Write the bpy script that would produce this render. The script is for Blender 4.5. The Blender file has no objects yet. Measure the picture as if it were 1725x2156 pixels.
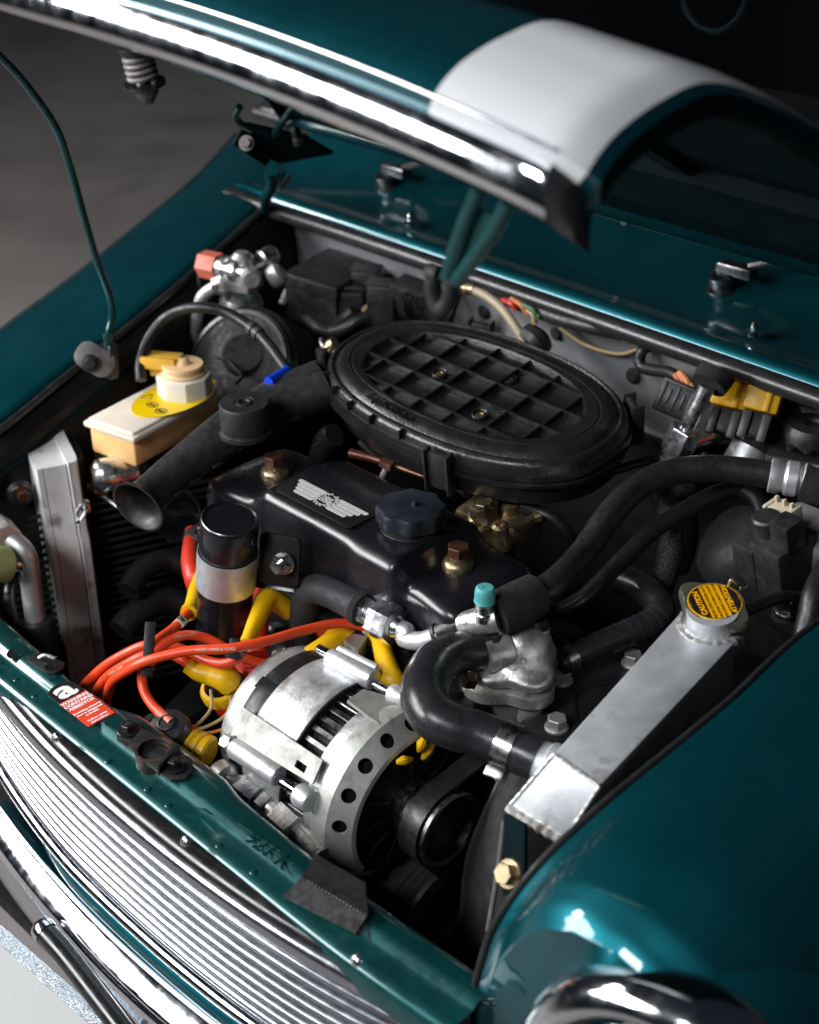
import bpy, bmesh, math, random
from mathutils import Vector, Matrix, noise
random.seed(7)
sc = bpy.context.scene
R = math.radians
# ------------------------------------------------------------------ camera
CAM_F, CAM_W, CAM_H = 3000.0, 1725.0, 2156.0        # focal length and frame of the lens in the same unit
PITCH, YAW = R(30), R(45)
fw = Vector((-math.cos(YAW)*math.cos(PITCH), math.sin(YAW)*math.cos(PITCH), -math.sin(PITCH)))
rt = fw.cross(Vector((0, 0, 1))).normalized()
up = rt.cross(fw)
CAM = Vector((0.855, -0.799, 0.675))                # metres; origin = top of the rocker cover, x across the car, y rearwards
cd = bpy.data.cameras.new('camera'); cam = bpy.data.objects.new('camera', cd); sc.collection.objects.link(cam)
cam.matrix_world = Matrix(((rt.x, up.x, -fw.x, CAM.x), (rt.y, up.y, -fw.y, CAM.y), (rt.z, up.z, -fw.z, CAM.z), (0, 0, 0, 1)))
cd.sensor_fit = 'VERTICAL'; cd.sensor_height = 36; cd.lens = 36*CAM_F/CAM_H
cd.clip_start = 0.02; cd.clip_end = 60
cd.dof.use_dof = True; cd.dof.focus_distance = 1.27; cd.dof.aperture_fstop = 4.2; cd.dof.aperture_blades = 9
sc.camera = cam
# ------------------------------------------------------------------ world and lamps (a dark garage lit by soft boxes, with added lamps)
w = bpy.data.worlds.new('World'); sc.world = w; w.use_nodes = True
bg = w.node_tree.nodes['Background']; bg.inputs[0].default_value = (0.55, 0.7, 1.0, 1); bg.inputs[1].default_value = 0.020
def area(name, loc, target, sx, sy, power, col=(1, 1, 1)):
    l = bpy.data.lights.new(name, 'AREA'); l.shape = 'RECTANGLE'; l.size = sx; l.size_y = sy; l.energy = power; l.color = col
    o = bpy.data.objects.new(name, l); sc.collection.objects.link(o); o.location = loc
    o.rotation_euler = (Vector(target)-Vector(loc)).to_track_quat('-Z', 'Y').to_euler()
    return o
area('soft_box', (-1.50, -1.90, 1.00), (0.05, -0.05, 0.05), 1.7, 0.9, 88, (0.97, 0.985, 1.0))
area('fill_lamp', (0.28, -1.85, 1.45), (0.12, -0.05, -0.1), 0.6, 0.45, 26, (0.95, 0.975, 1.0))
area('rim_lamp', (-4.2, 5.6, 1.5), (0.0, 0.0, 0.3), 3.0, 0.25, 12, (0.9, 0.96, 1.0))  # added behind the car for a thin glint on the bonnet crest
area('floor_fill', (-2.9, -1.4, 1.7), (-2.0, 0.7, -0.8), 0.7, 0.7, 60, (1.0, 0.95, 0.9))  # added to brighten the floor beyond the far wing
vs = sc.view_settings; vs.view_transform = 'Standard'; vs.look = 'None'; vs.gamma = 1; vs.exposure = 0.0; vs.use_curve_mapping = False
# ------------------------------------------------------------------ points on known planes
def ray(u, v): return fw + rt*((u-CAM_W/2)/CAM_F) - up*((v-CAM_H/2)/CAM_F)
def P(u, v, z): r = ray(u, v); return CAM + r*((z-CAM.z)/r.z)          # where that sight line meets height z
def PX(u, v, x): r = ray(u, v); return CAM + r*((x-CAM.x)/r.x)         # ... meets the plane at x
def PY(u, v, y): r = ray(u, v); return CAM + r*((y-CAM.y)/r.y)
# ------------------------------------------------------------------ materials
MATS = {}
def mk(name, col, rough=0.5, metal=0.0, coat=0.0, var=0.12, vs_=25.0, rvar=0.12, bump=0.0, bs=400.0, stain=None, st=0.62, ss=18.0,
       speck=0.0, trans=0.0, sss=0.0, emit=None, spec=0.5, coat_r=0.05, aniso=0):
    m = bpy.data.materials.new(name); m.use_nodes = True; nt = m.node_tree; N = nt.nodes; L = nt.links
    b = N['Principled BSDF']; tc = N.new('ShaderNodeTexCoord')
    def noi(scale, det=4):
        n = N.new('ShaderNodeTexNoise'); n.inputs['Scale'].default_value = scale; n.inputs['Detail'].default_value = det
        L.new(tc.outputs['Object'], n.inputs['Vector']); return n.outputs['Fac']
    def ramp(src, a, bb, c0=(0, 0, 0, 1), c1=(1, 1, 1, 1)):
        r = N.new('ShaderNodeValToRGB'); r.color_ramp.elements[0].position = a; r.color_ramp.elements[1].position = bb
        r.color_ramp.elements[0].color = c0; r.color_ramp.elements[1].color = c1; L.new(src, r.inputs[0]); return r.outputs[0]
    def mix(f, a, bb):
        x = N.new('ShaderNodeMix'); x.data_type = 'RGBA'; L.new(f, x.inputs[0])
        for i, c in ((6, a), (7, bb)):
            if isinstance(c, tuple): x.inputs[i].default_value = c
            else: L.new(c, x.inputs[i])
        return x.outputs[2]
    dk = tuple(c*(1-var) for c in col)+(1,); lt = tuple(min(1, c*(1+var)) for c in col)+(1,)
    f1 = noi(vs_)
    c = ramp(f1, 0.3, 0.7, dk, lt)
    rr = N.new('ShaderNodeMapRange'); rr.inputs[1].default_value = 0.3; rr.inputs[2].default_value = 0.7
    rr.inputs[3].default_value = max(0.02, rough-rvar*rough); rr.inputs[4].default_value = min(1, rough+rvar*rough); L.new(noi(vs_*3), rr.inputs[0])
    if stain:
        c = mix(ramp(noi(ss, 8), st, st+0.1), c, tuple(stain)+(1,))
    if speck:
        v = N.new('ShaderNodeTexNoise'); v.inputs['Scale'].default_value = 700; v.inputs['Detail'].default_value = 2
        L.new(tc.outputs['Object'], v.inputs['Vector'])
        c = mix(ramp(v.outputs['Fac'], 0.80-speck*0.2, 0.86-speck*0.2), c, (0.35, 0.35, 0.34, 1))
    L.new(c, b.inputs['Base Color']); L.new(rr.outputs[0], b.inputs['Roughness'])
    b.inputs['Metallic'].default_value = metal; b.inputs['Coat Weight'].default_value = coat; b.inputs['Coat Roughness'].default_value = coat_r
    b.inputs['Specular IOR Level'].default_value = spec
    if trans: b.inputs['Transmission Weight'].default_value = trans
    if sss:
        b.inputs['Subsurface Weight'].default_value = sss; b.inputs['Subsurface Radius'].default_value = (0.02, 0.012, 0.006); b.inputs['Subsurface Scale'].default_value = 0.6
    if bump:
        bn = N.new('ShaderNodeBump'); bn.inputs['Strength'].default_value = bump; bn.inputs['Distance'].default_value = 0.001
        L.new(noi(bs, 3), bn.inputs['Height']); L.new(bn.outputs[0], b.inputs['Normal'])
    MATS[name] = m; return m
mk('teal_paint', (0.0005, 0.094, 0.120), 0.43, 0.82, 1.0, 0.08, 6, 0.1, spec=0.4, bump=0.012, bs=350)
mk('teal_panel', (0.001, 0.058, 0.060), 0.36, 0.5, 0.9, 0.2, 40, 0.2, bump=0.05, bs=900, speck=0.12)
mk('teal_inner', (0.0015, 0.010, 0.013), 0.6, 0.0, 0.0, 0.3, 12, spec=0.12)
mk('white_paint', (0.66, 0.67, 0.69), 0.4, 0, 0.4, 0.02, 5)
mk('chrome', (0.70, 0.72, 0.75), 0.11, 1, 0, 0.03, 20, 0.6)
mk('satin_chrome', (0.44, 0.46, 0.50), 0.2, 1, 0, 0.06, 30, 0.15)
mk('box_alloy', (0.74, 0.73, 0.73), 0.45, 0.15, 0, 0.12, 40, 0.2, bump=0.15, bs=300, stain=(0.28, 0.26, 0.25), st=0.6, ss=30)
mk('worn_alloy', (0.60, 0.61, 0.62), 0.44, 0.7, 0, 0.12, 40, 0.25, bump=0.25, bs=420, stain=(0.33, 0.31, 0.28), st=0.62, ss=34)
mk('old_chrome', (0.62, 0.64, 0.67), 0.14, 1, 0, 0.2, 60, 0.7, stain=(0.25, 0.25, 0.25), st=0.66, ss=120)
mk('black_paint', (0.009, 0.009, 0.012), 0.28, 0, 0.2, 0.2, 30, 0.15, bump=0.03, bs=500, speck=0.10, coat_r=0.2)
mk('black_satin', (0.018, 0.018, 0.020), 0.42, 0, 0, 0.3, 40, 0.3, bump=0.1, bs=600, speck=0.08)
mk('black_plastic', (0.019, 0.019, 0.021), 0.46, 0, 0, 0.35, 40, 0.35, bump=0.22, bs=700, speck=0.10)
mk('lid_plastic', (0.013, 0.013, 0.014), 0.31, 0, 0, 0.3, 30, 0.25, bump=0.3, bs=350, stain=(0.035, 0.035, 0.034), st=0.6, ss=22, speck=0.16)
mk('cap_plastic', (0.012, 0.017, 0.024), 0.42, 0, 0, 0.3, 60, 0.2, bump=0.15, bs=900, speck=0.14)
mk('rubber', (0.014, 0.014, 0.016), 0.42, 0, 0, 0.35, 50, 0.3, bump=0.15, bs=500, speck=0.05)
mk('grey_rubber', (0.020, 0.020, 0.023), 0.30, 0, 0, 0.3, 50, 0.3, bump=0.1, bs=700)
mk('foam', (0.012, 0.012, 0.013), 0.9, 0, 0, 0.5, 200, 0.1, bump=1.0, bs=900)
mk('foam_tube', (0.030, 0.031, 0.035), 0.62, 0, 0, 0.3, 60, 0.2, bump=0.3, bs=900)
mk('dark_metal', (0.02, 0.02, 0.021), 0.55, 0.4, 0, 0.5, 20, 0.3, bump=0.3, bs=200)
mk('bay_black', (0.008, 0.008, 0.009), 0.6, 0, 0, 0.4, 10, 0.3, bump=0.2, bs=80, spec=0.2)
mk('bulkhead_grey', (0.24, 0.242, 0.255), 0.62, 0, 0, 0.35, 9, 0.2, bump=0.2, bs=60, stain=(0.03, 0.03, 0.032), st=0.55, ss=9)
mk('cast_alloy', (0.58, 0.57, 0.55), 0.42, 0.85, 0, 0.2, 35, 0.3, bump=0.5, bs=260, stain=(0.10, 0.09, 0.075), st=0.60, ss=26)
mk('bright_alloy', (0.72, 0.73, 0.75), 0.3, 1, 0, 0.08, 50, 0.3, bump=0.08, bs=500)
mk('matt_alloy', (0.66, 0.67, 0.69), 0.46, 0.75, 0, 0.10, 40, 0.2, bump=0.12, bs=600)
mk('tank_alloy', (0.60, 0.62, 0.65), 0.48, 0.55, 0, 0.16, 22, 0.2, bump=0.15, bs=400, stain=(0.36, 0.36, 0.36), st=0.60, ss=30)
mk('weld', (0.78, 0.77, 0.75), 0.35, 0.8, 0, 0.1, 80, 0.3, bump=0.4, bs=300, stain=(0.42, 0.30, 0.20), st=0.62, ss=60)
mk('dull_steel', (0.20, 0.185, 0.175), 0.6, 0.3, 0, 0.3, 60, 0.3, bump=0.2, bs=200)
mk('dark_drum', (0.040, 0.040, 0.044), 0.5, 0, 0, 0.3, 30, 0.3, bump=0.1, bs=300)
mk('cowl_black', (0.034, 0.033, 0.036), 0.45, 0, 0, 0.3, 30, 0.3, bump=0.1, bs=300)
mk('shield_black', (0.014, 0.014, 0.015), 0.6, 0, 0, 0.3, 60, 0.3, bump=0.2, bs=500, spec=0.25)
mk('zinc', (0.42, 0.43, 0.40), 0.48, 0.5, 0, 0.15, 30, 0.3, bump=0.15, bs=300, stain=(0.20, 0.13, 0.07), st=0.645, ss=38)
mk('steel', (0.55, 0.55, 0.56), 0.28, 1, 0, 0.2, 50, 0.4)
mk('dark_steel', (0.16, 0.16, 0.165), 0.35, 1, 0, 0.3, 50, 0.4)
mk('brass', (0.36, 0.28, 0.17), 0.38, 0.9, 0, 0.25, 60, 0.4, stain=(0.12, 0.09, 0.05), st=0.62, ss=80)
mk('dark_bolt', (0.06, 0.036, 0.030), 0.45, 0.6, 0, 0.3, 90, 0.3)
mk('cap_metal', (0.17, 0.17, 0.14), 0.42, 0.7, 0, 0.2, 60, 0.3, stain=(0.12, 0.10, 0.07), st=0.62, ss=60)
mk('strap_zinc', (0.30, 0.30, 0.28), 0.5, 0.5, 0, 0.15, 30, 0.3, bump=0.15, bs=300, stain=(0.16, 0.10, 0.055), st=0.60, ss=38)
mk('brown_bolt', (0.17, 0.075, 0.05), 0.36, 0.75, 0, 0.3, 90, 0.3)
mk('rust_metal', (0.06, 0.05, 0.045), 0.5, 0.6, 0, 0.4, 60, 0.3, stain=(0.24, 0.11, 0.055), st=0.56, ss=60, bump=0.3, bs=300)
mk('red_lead', (0.78, 0.068, 0.018), 0.36, 0, 0, 0.1, 30, 0.2, sss=0.0)
mk('red_plastic', (0.55, 0.03, 0.012), 0.4, 0, 0, 0.15, 30, 0.2)
mk('dark_red', (0.42, 0.012, 0.008), 0.45, 0, 0, 0.2, 30, 0.2)
mk('faded_red', (0.55, 0.13, 0.08), 0.5, 0, 0, 0.15, 30, 0.2)
mk('yellow', (0.80, 0.46, 0.004), 0.38, 0, 0, 0.08, 40, 0.2, stain=(0.30, 0.17, 0.01), st=0.70, ss=90)
mk('yellow_relay', (0.70, 0.38, 0.006), 0.42, 0, 0, 0.1, 40, 0.2, stain=(0.16, 0.09, 0.01), st=0.63, ss=80)
mk('yellow_print', (0.85, 0.58, 0.0), 0.35, 0, 0, 0.04, 40)
mk('black_print', (0.012, 0.012, 0.012), 0.4, 0, 0, 0.1, 40)
mk('white_print', (0.85, 0.85, 0.85), 0.4, 0, 0, 0.03, 40)
mk('silver_print', (0.76, 0.72, 0.72), 0.34, 0.25, 0, 0.05, 80)
mk('red_print', (0.78, 0.06, 0.02), 0.4, 0, 0, 0.04, 40)
mk('orange_print', (0.90, 0.42, 0.0), 0.35, 0, 0, 0.04, 40)
mk('pale_tag', (0.62, 0.55, 0.42), 0.5, 0, 0, 0.1, 80)
mk('beige', (0.55, 0.48, 0.36), 0.45, 0, 0, 0.1, 60)
mk('milky_lid', (0.78, 0.68, 0.58), 0.42, 0, 0, 0.06, 40, sss=0.25)
mk('fluid_tank', (0.84, 0.52, 0.22), 0.4, 0, 0, 0.12, 26, sss=0.35)
mk('milky_cap', (0.76, 0.72, 0.62), 0.45, 0, 0, 0.06, 40, sss=0.2)
mk('peach_cap', (0.82, 0.55, 0.30), 0.42, 0, 0, 0.05, 40, sss=0.2)
mk('amber_plug', (0.82, 0.46, 0.06), 0.4, 0, 0, 0.06, 40)
mk('mint_cap', (0.10, 0.42, 0.42), 0.42, 0, 0, 0.06, 80)
mk('lime_cap', (0.42, 0.48, 0.20), 0.5, 0, 0, 0.1, 80)
mk('blue_clip', (0.004, 0.05, 0.62), 0.35, 0, 0, 0.05, 40)
mk('orange_wire', (0.50, 0.16, 0.05), 0.45, 0, 0, 0.1, 40)
mk('tan_wire', (0.42, 0.30, 0.14), 0.45, 0, 0, 0.1, 40)
mk('green_wire', (0.05, 0.12, 0.05), 0.5, 0, 0, 0.1, 40)
mk('white_plate', (0.46, 0.47, 0.47), 0.25, 0, 0.5, 0.02, 20)
mk('grey_print', (0.42, 0.43, 0.43), 0.4, 0, 0, 0.02, 20)
mk('glitter_alloy', (0.55, 0.62, 0.72), 0.25, 1, 0, 0.5, 500, 0.5, bump=0.9, bs=900)
mk('concrete', (0.20, 0.185, 0.18), 0.72, 0, 0, 0.16, 2.2, 0.2, bump=0.1, bs=40, stain=(0.13, 0.12, 0.115), st=0.58, ss=1.6)
mk('glass', (0.9, 0.95, 0.95), 0.02, 0, 0, 0, 10, 0, trans=1.0)
mk('trim_black', (0.012, 0.012, 0.013), 0.25, 0, 0.2, 0.2, 30, 0.3)
mk('interior', (0.006, 0.006, 0.006), 0.7, 0, 0, 0.2, 10)
mk('lead_grey', (0.05, 0.05, 0.055), 0.4, 0, 0, 0.2, 40)
mk('cream_hose', (0.40, 0.33, 0.22), 0.42, 0, 0, 0.1, 40)
def weave(name, a, b, su, sv):
    m = bpy.data.materials.new(name); m.use_nodes = True; nt = m.node_tree; p = nt.nodes['Principled BSDF']; L = nt.links
    tc = nt.nodes.new('ShaderNodeTexCoord'); v = nt.nodes.new('ShaderNodeTexVoronoi'); v.inputs['Scale'].default_value = su
    r = nt.nodes.new('ShaderNodeValToRGB'); r.color_ramp.elements[0].position = 0.1; r.color_ramp.elements[1].position = 0.6
    r.color_ramp.elements[0].color = tuple(b)+(1,); r.color_ramp.elements[1].color = tuple(a)+(1,)
    L.new(tc.outputs['Object'], v.inputs['Vector']); L.new(v.outputs['Distance'], r.inputs[0]); L.new(r.outputs[0], p.inputs['Base Color'])
    bn = nt.nodes.new('ShaderNodeBump'); bn.invert = True; bn.inputs['Strength'].default_value = 0.7; bn.inputs['Distance'].default_value = 0.001
    L.new(v.outputs['Distance'], bn.inputs['Height']); L.new(bn.outputs[0], p.inputs['Normal']); p.inputs['Roughness'].default_value = 0.55
    MATS[name] = m
weave('braid', (0.015, 0.015, 0.016), (0.07, 0.065, 0.06), 420, 1)
# ------------------------------------------------------------------ mesh helpers: every one returns (verts, faces)
def tf(vf, M): return ([M @ Vector(v) for v in vf[0]], vf[1])
def join(*parts):
    V, Fc = [], []
    for v, f in parts:
        o = len(V); V += list(v); Fc += [tuple(i+o for i in q) for q in f]
    return V, Fc
def frame(o, z, x=None):
    z = Vector(z).normalized()
    if x is None: x = Vector((1, 0, 0)) if abs(z.x) < 0.9 else Vector((0, 1, 0))
    x = Vector(x); x = (x - z*x.dot(z)).normalized(); y = z.cross(x)
    return Matrix(((x.x, y.x, z.x, o[0]), (x.y, y.y, z.y, o[1]), (x.z, y.z, z.z, o[2]), (0, 0, 0, 1)))
def T(x, y, z): return Matrix.Translation((x, y, z))
def from_bm(bm):
    bmesh.ops.recalc_face_normals(bm, faces=bm.faces)
    bm.verts.index_update(); r = ([v.co.copy() for v in bm.verts], [tuple(v.index for v in f.verts) for f in bm.faces]); bm.free(); return r
def box(sx, sy, sz, bev=0.0, M=None, seg=2, base=False):
    bm = bmesh.new(); bmesh.ops.create_cube(bm, size=1)
    for v in bm.verts: v.co = Vector((v.co.x*sx, v.co.y*sy, (v.co.z+(0.5 if base else 0))*sz))
    if bev: bmesh.ops.bevel(bm, geom=list(bm.edges), offset=bev, segments=seg, profile=0.5, affect='EDGES')
    r = from_bm(bm); return tf(r, M) if M else r
def prism(outline, z0, z1, bev=0.0, M=None, seg=2):
    bm = bmesh.new(); vs0 = [bm.verts.new((p[0], p[1], z0)) for p in outline]; f = bm.faces.new(vs0)
    ex = bmesh.ops.extrude_face_region(bm, geom=[f]); tv = [g for g in ex['geom'] if isinstance(g, bmesh.types.BMVert)]
    for v in tv: v.co.z = z1
    bmesh.ops.recalc_face_normals(bm, faces=bm.faces)
    if bev:
        es = [e for e in bm.edges if all(abs(v.co.z-z1) < 1e-6 for v in e.verts)]
        bmesh.ops.bevel(bm, geom=es, offset=bev, segments=seg, profile=0.5, affect='EDGES')
    r = from_bm(bm); return tf(r, M) if M else r
def loft(rings, close=True, cap0=True, cap1=True):
    V, Fc = [], []; n = len(rings[0])
    for r in rings: V += [Vector(p) for p in r]
    for i in range(len(rings)-1):
        for j in range(n if close else n-1):
            k = (j+1) % n; Fc.append((i*n+j, i*n+k, (i+1)*n+k, (i+1)*n+j))
    if close and cap0: Fc.append(tuple(range(n-1, -1, -1)))
    if close and cap1: Fc.append(tuple((len(rings)-1)*n+j for j in range(n)))
    return V, Fc
def lathe(prof, seg=32, M=None, caps=True):
    rings = [[(r*math.cos(2*math.pi*j/seg), r*math.sin(2*math.pi*j/seg), z) for j in range(seg)] for r, z in prof]
    r = loft(rings, True, caps, caps); return tf(r, M) if M else r
def smooth_path(pts, sub=8):
    pts = [Vector(p) for p in pts]
    if sub <= 1 or len(pts) < 3: return pts
    q = [pts[0]*2-pts[1]]+pts+[pts[-1]*2-pts[-2]]; out = []
    for i in range(1, len(q)-2):
        a, b, c, d = q[i-1], q[i], q[i+1], q[i+2]
        for s in range(sub):
            t = s/sub
            out.append(0.5*((2*b)+(c-a)*t+(2*a-5*b+4*c-d)*t*t+(3*b-a-3*c+d)*t**3))
    out.append(pts[-1]); return out
def frames(path, upv=None):
    n = len(path); tg = [(path[min(i+1, n-1)]-path[max(i-1, 0)]).normalized() for i in range(n)]
    x = upv if upv is not None else Vector((0, 0, 1))
    if abs(x.dot(tg[0])) > 0.95: x = Vector((1, 0, 0))
    out = []
    for t in tg:
        x = (x - t*x.dot(t)).normalized(); out.append((x, t.cross(x), t))
    return out
def tube(pts, r, seg=14, sub=8, cap=True, ribs=None):
    path = smooth_path(pts, sub); n = len(path); fr = frames(path); rings = []
    rs = r if isinstance(r, (list, tuple)) else [r]*len(pts)
    for i, p in enumerate(path):
        f = i/(n-1)*(len(rs)-1); k = min(int(f), len(rs)-2); q = rs[k]+(rs[k+1]-rs[k])*(f-k)
        if ribs: q *= 1+ribs*(i % 2)
        x, y, _ = fr[i]
        rings.append([p+(x*math.cos(a)+y*math.sin(a))*q for a in [2*math.pi*j/seg for j in range(seg)]])
    return loft(rings, True, cap, cap)
def along(pts, s, sub=8):
    path = smooth_path(pts, sub); f = s*(len(path)-1); k = min(int(f), len(path)-2); p = path[k].lerp(path[k+1], f-k)
    return p, (path[k+1]-path[k]).normalized()
def ngon(n, r, a0=0.0): return [(r*math.cos(a0+2*math.pi*i/n), r*math.sin(a0+2*math.pi*i/n)) for i in range(n)]
def rrect(w_, h_, r, n=5):
    o = []
    for cx, cy, a in ((w_/2-r, h_/2-r, 0), (-w_/2+r, h_/2-r, 90), (-w_/2+r, -h_/2+r, 180), (w_/2-r, -h_/2+r, 270)):
        o += [(cx+r*math.cos(R(a+90*i/n)), cy+r*math.sin(R(a+90*i/n))) for i in range(n+1)]
    return o
def hexbolt(o, d, rh, hh, rw=0.0, hw=0.0, a=0.3):
    M = frame(o, d); p = []
    if rw: p.append(lathe([(rw, 0), (rw, hw*0.7), (rw*0.92, hw)], 24, M))
    p.append(prism(ngon(6, rh, a), hw, hw+hh, rh*0.08, M, 1)); return join(*p)
def sell(a, b, n=64, e=2.4):
    o = []
    for i in range(n):
        t = 2*math.pi*i/n; c, s = math.cos(t), math.sin(t)
        o.append((a*math.copysign(abs(c)**(2/e), c), b*math.copysign(abs(s)**(2/e), s)))
    return o
def quadplate(c, th):
    """a plate of thickness th over four (or more) corner points given in order"""
    c = [Vector(p) for p in c]; n = (c[1]-c[0]).cross(c[2]-c[1]).normalized(); k = len(c)
    V = c+[p-n*th for p in c]; Fc = [tuple(range(k)), tuple(range(2*k-1, k-1, -1))]
    Fc += [(i, i+k, (i+1) % k+k, (i+1) % k) for i in range(k)]
    return V, Fc
def text(s, size, M, ext=0.0002, off=0.0, sx=1.0, shear=0.0):
    cu = bpy.data.curves.new('t', 'FONT'); cu.body = s; cu.size = size; cu.align_x = 'CENTER'; cu.align_y = 'CENTER'
    cu.extrude = ext; cu.offset = off; cu.resolution_u = 3; cu.shear = shear
    o = bpy.data.objects.new('t', cu); sc.collection.objects.link(o)
    me = bpy.data.meshes.new_from_object(o.evaluated_get(bpy.context.evaluated_depsgraph_get()))
    V = [M @ Vector((v.co.x*sx, v.co.y, v.co.z)) for v in me.vertices]; Fc = [tuple(p.vertices) for p in me.polygons]
    bpy.data.objects.remove(o); bpy.data.curves.remove(cu); bpy.data.meshes.remove(me)
    return V, Fc
def cut(vf, cutter):
    obs = []
    for v, f in (vf, cutter):
        me = bpy.data.meshes.new('c'); me.from_pydata([tuple(p) for p in v], [], f); me.update()
        o = bpy.data.objects.new('c', me); sc.collection.objects.link(o); obs.append(o)
    md = obs[0].modifiers.new('b', 'BOOLEAN'); md.operation = 'DIFFERENCE'; md.solver = 'EXACT'; md.object = obs[1]
    me = bpy.data.meshes.new_from_object(obs[0].evaluated_get(bpy.context.evaluated_depsgraph_get()))
    r = ([v.co.copy() for v in me.vertices], [tuple(p.vertices) for p in me.polygons])
    for o in obs: d = o.data; bpy.data.objects.remove(o); bpy.data.meshes.remove(d)
    bpy.data.meshes.remove(me); return r
# ------------------------------------------------------------------ objects
def world_origin(o):
    p = Vector((0, 0, 0))
    while o is not None: p += o.location; o = o.parent
    return p
def obj(name, vf, mat, parent=None, smooth=38, label=None, cat=None, group=None, kind=None):
    V = [Vector(v) for v in vf[0]]
    if parent is None:
        n = len(V); org = Vector((sum(v.x for v in V)/n, sum(v.y for v in V)/n, min(v.z for v in V)))
    else: org = world_origin(parent)
    me = bpy.data.meshes.new(name); me.from_pydata([tuple(v-org) for v in V], [], vf[1]); me.update()
    bm = bmesh.new(); bm.from_mesh(me); bmesh.ops.recalc_face_normals(bm, faces=bm.faces); bm.to_mesh(me); bm.free()
    me.materials.append(MATS[mat] if isinstance(mat, str) else mat)
    if smooth:
        for p in me.polygons: p.use_smooth = True
        me.set_sharp_from_angle(angle=R(smooth))
    o = bpy.data.objects.new(name, me); sc.collection.objects.link(o)
    if parent is None: o.location = org
    else: o.parent = parent
    if label: o['label'] = label
    if cat: o['category'] = cat
    if group: o['group'] = group
    if kind: o['kind'] = kind
    return o
def thing(name, label, cat, loc=(0, 0, 0), group=None):
    o = bpy.data.objects.new(name, None); sc.collection.objects.link(o); o.location = loc; o.empty_display_size = 0.02
    o['label'] = label; o['category'] = cat
    if group: o['group'] = group
    return o
def clamp(parent, p, d, r, w_=0.011, mat='steel', a=0.0, screw=True):
    """worm drive hose clip round a hose"""
    M = frame(p, d, Vector((0, 0, 1))) @ Matrix.Rotation(a, 4, 'Z')
    c = obj('hose_clip', lathe([(r, -w_/2), (r+0.0012, -w_/2), (r+0.0012, w_/2), (r, w_/2)], 40, M, False), mat, parent)
    if screw:
        obj('clip_screw', join(box(0.009, 0.016, w_*1.05, 0.001, M @ T(r+0.005, 0, 0)), lathe([(0.0036, 0), (0.0036, 0.007), (0.002, 0.0075)], 10, M @ T(r+0.006, 0.007, 0) @ Matrix.Rotation(-math.pi/2, 4, 'X'))), mat, c)
    return c
# ================================================================== the setting
GZ = -0.80
V = [(-14, -6, GZ), (6, -6, GZ), (6, 16, GZ), (-14, 16, GZ)]
obj('floor', (V, [(0, 1, 2, 3)]), 'concrete', kind='structure')
# ================================================================== car body
car = thing('car', 'dark teal car body with chrome trim round its open engine bay', 'car', (0.02, 0.1, GZ))
def lerp(a, b, t): return a+(b-a)*t
def interp(tab, x):
    if x <= tab[0][0]: return tab[0][1:]
    for a, b in zip(tab, tab[1:]):
        if x <= b[0]:
            t = (x-a[0])/(b[0]-a[0]); return tuple(lerp(p, q, t) for p, q in zip(a[1:], b[1:]))
    return tab[-1][1:]
# --- near wing: stations along y, inner edge then over the crown
EDGE_R = smooth_path([P(1000, 2120, -0.14), P(1012, 2072, -0.115), P(1040, 1977, -0.078), P(1077, 1912, -0.052), P(1122, 1852, -0.032), P(1182, 1787, -0.014), P(1292, 1688, 0.006), P(1430, 1575, 0.02),
                      P(1562, 1465, 0.032), P(1725, 1318, 0.045), (0.47, 0.2, 0.07), (0.52, 0.36, 0.10)], 4)
rows = []
CROWN = [(-0.31, -0.045), (-0.29, -0.026), (-0.275, -0.006), (-0.26, 0.007), (-0.24, 0.017), (-0.2, 0.026), (-0.1, 0.036), (0.1, 0.058), (0.36, 0.11)]
for i, e in enumerate(EDGE_R):
    zc = interp(CROWN, e.y)[0]
    row = [e+Vector((-0.006, 0.0, -0.022)), e+Vector((-0.004, 0, -0.004)), e+Vector((0.0, 0, 0.0015)), e+Vector((0.006, 0, 0.002))]
    for dx, wt, shp in ((0.018, 0.36, 0), (0.034, 0.62, 0), (0.055, 0.84, 0), (0.08, 0.96, 0), (0.11, 1, 0.0), (0.14, 1, -0.008), (0.18, 1, -0.03), (0.212, 1, -0.075), (0.226, 1, -0.14), (0.228, 1, -0.25)):
        row.append(Vector((e.x+dx, e.y+0.03*max(0.0, dx-0.12), e.z+0.002+(zc+shp-e.z-0.002)*wt)))
    rows.append(row)
# nose of the wing rolls down in front of the first station
nose = [[Vector((p.x+0.0, p.y+0.004, p.z-0.10)) for p in rows[0]]]
obj('front_wing', loft(nose+rows, False), 'teal_paint', car, 60, label='near front wing')
# rubber edging along its gutter
obj('wing_seal', tube([Vector(p)+Vector((-0.0042, 0.0, 0.000)) for p in EDGE_R[::2]], 0.0028, 8, 3), 'shield_black', car)
obj('wing_gutter', loft([[p+Vector((-0.003, 0, -0.004)), p+Vector((-0.006, 0, -0.008)), p+Vector((-0.009, 0, -0.03)), p+Vector((-0.010, 0, -0.30))] for p in EDGE_R], False), 'bay_black', car)
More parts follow.
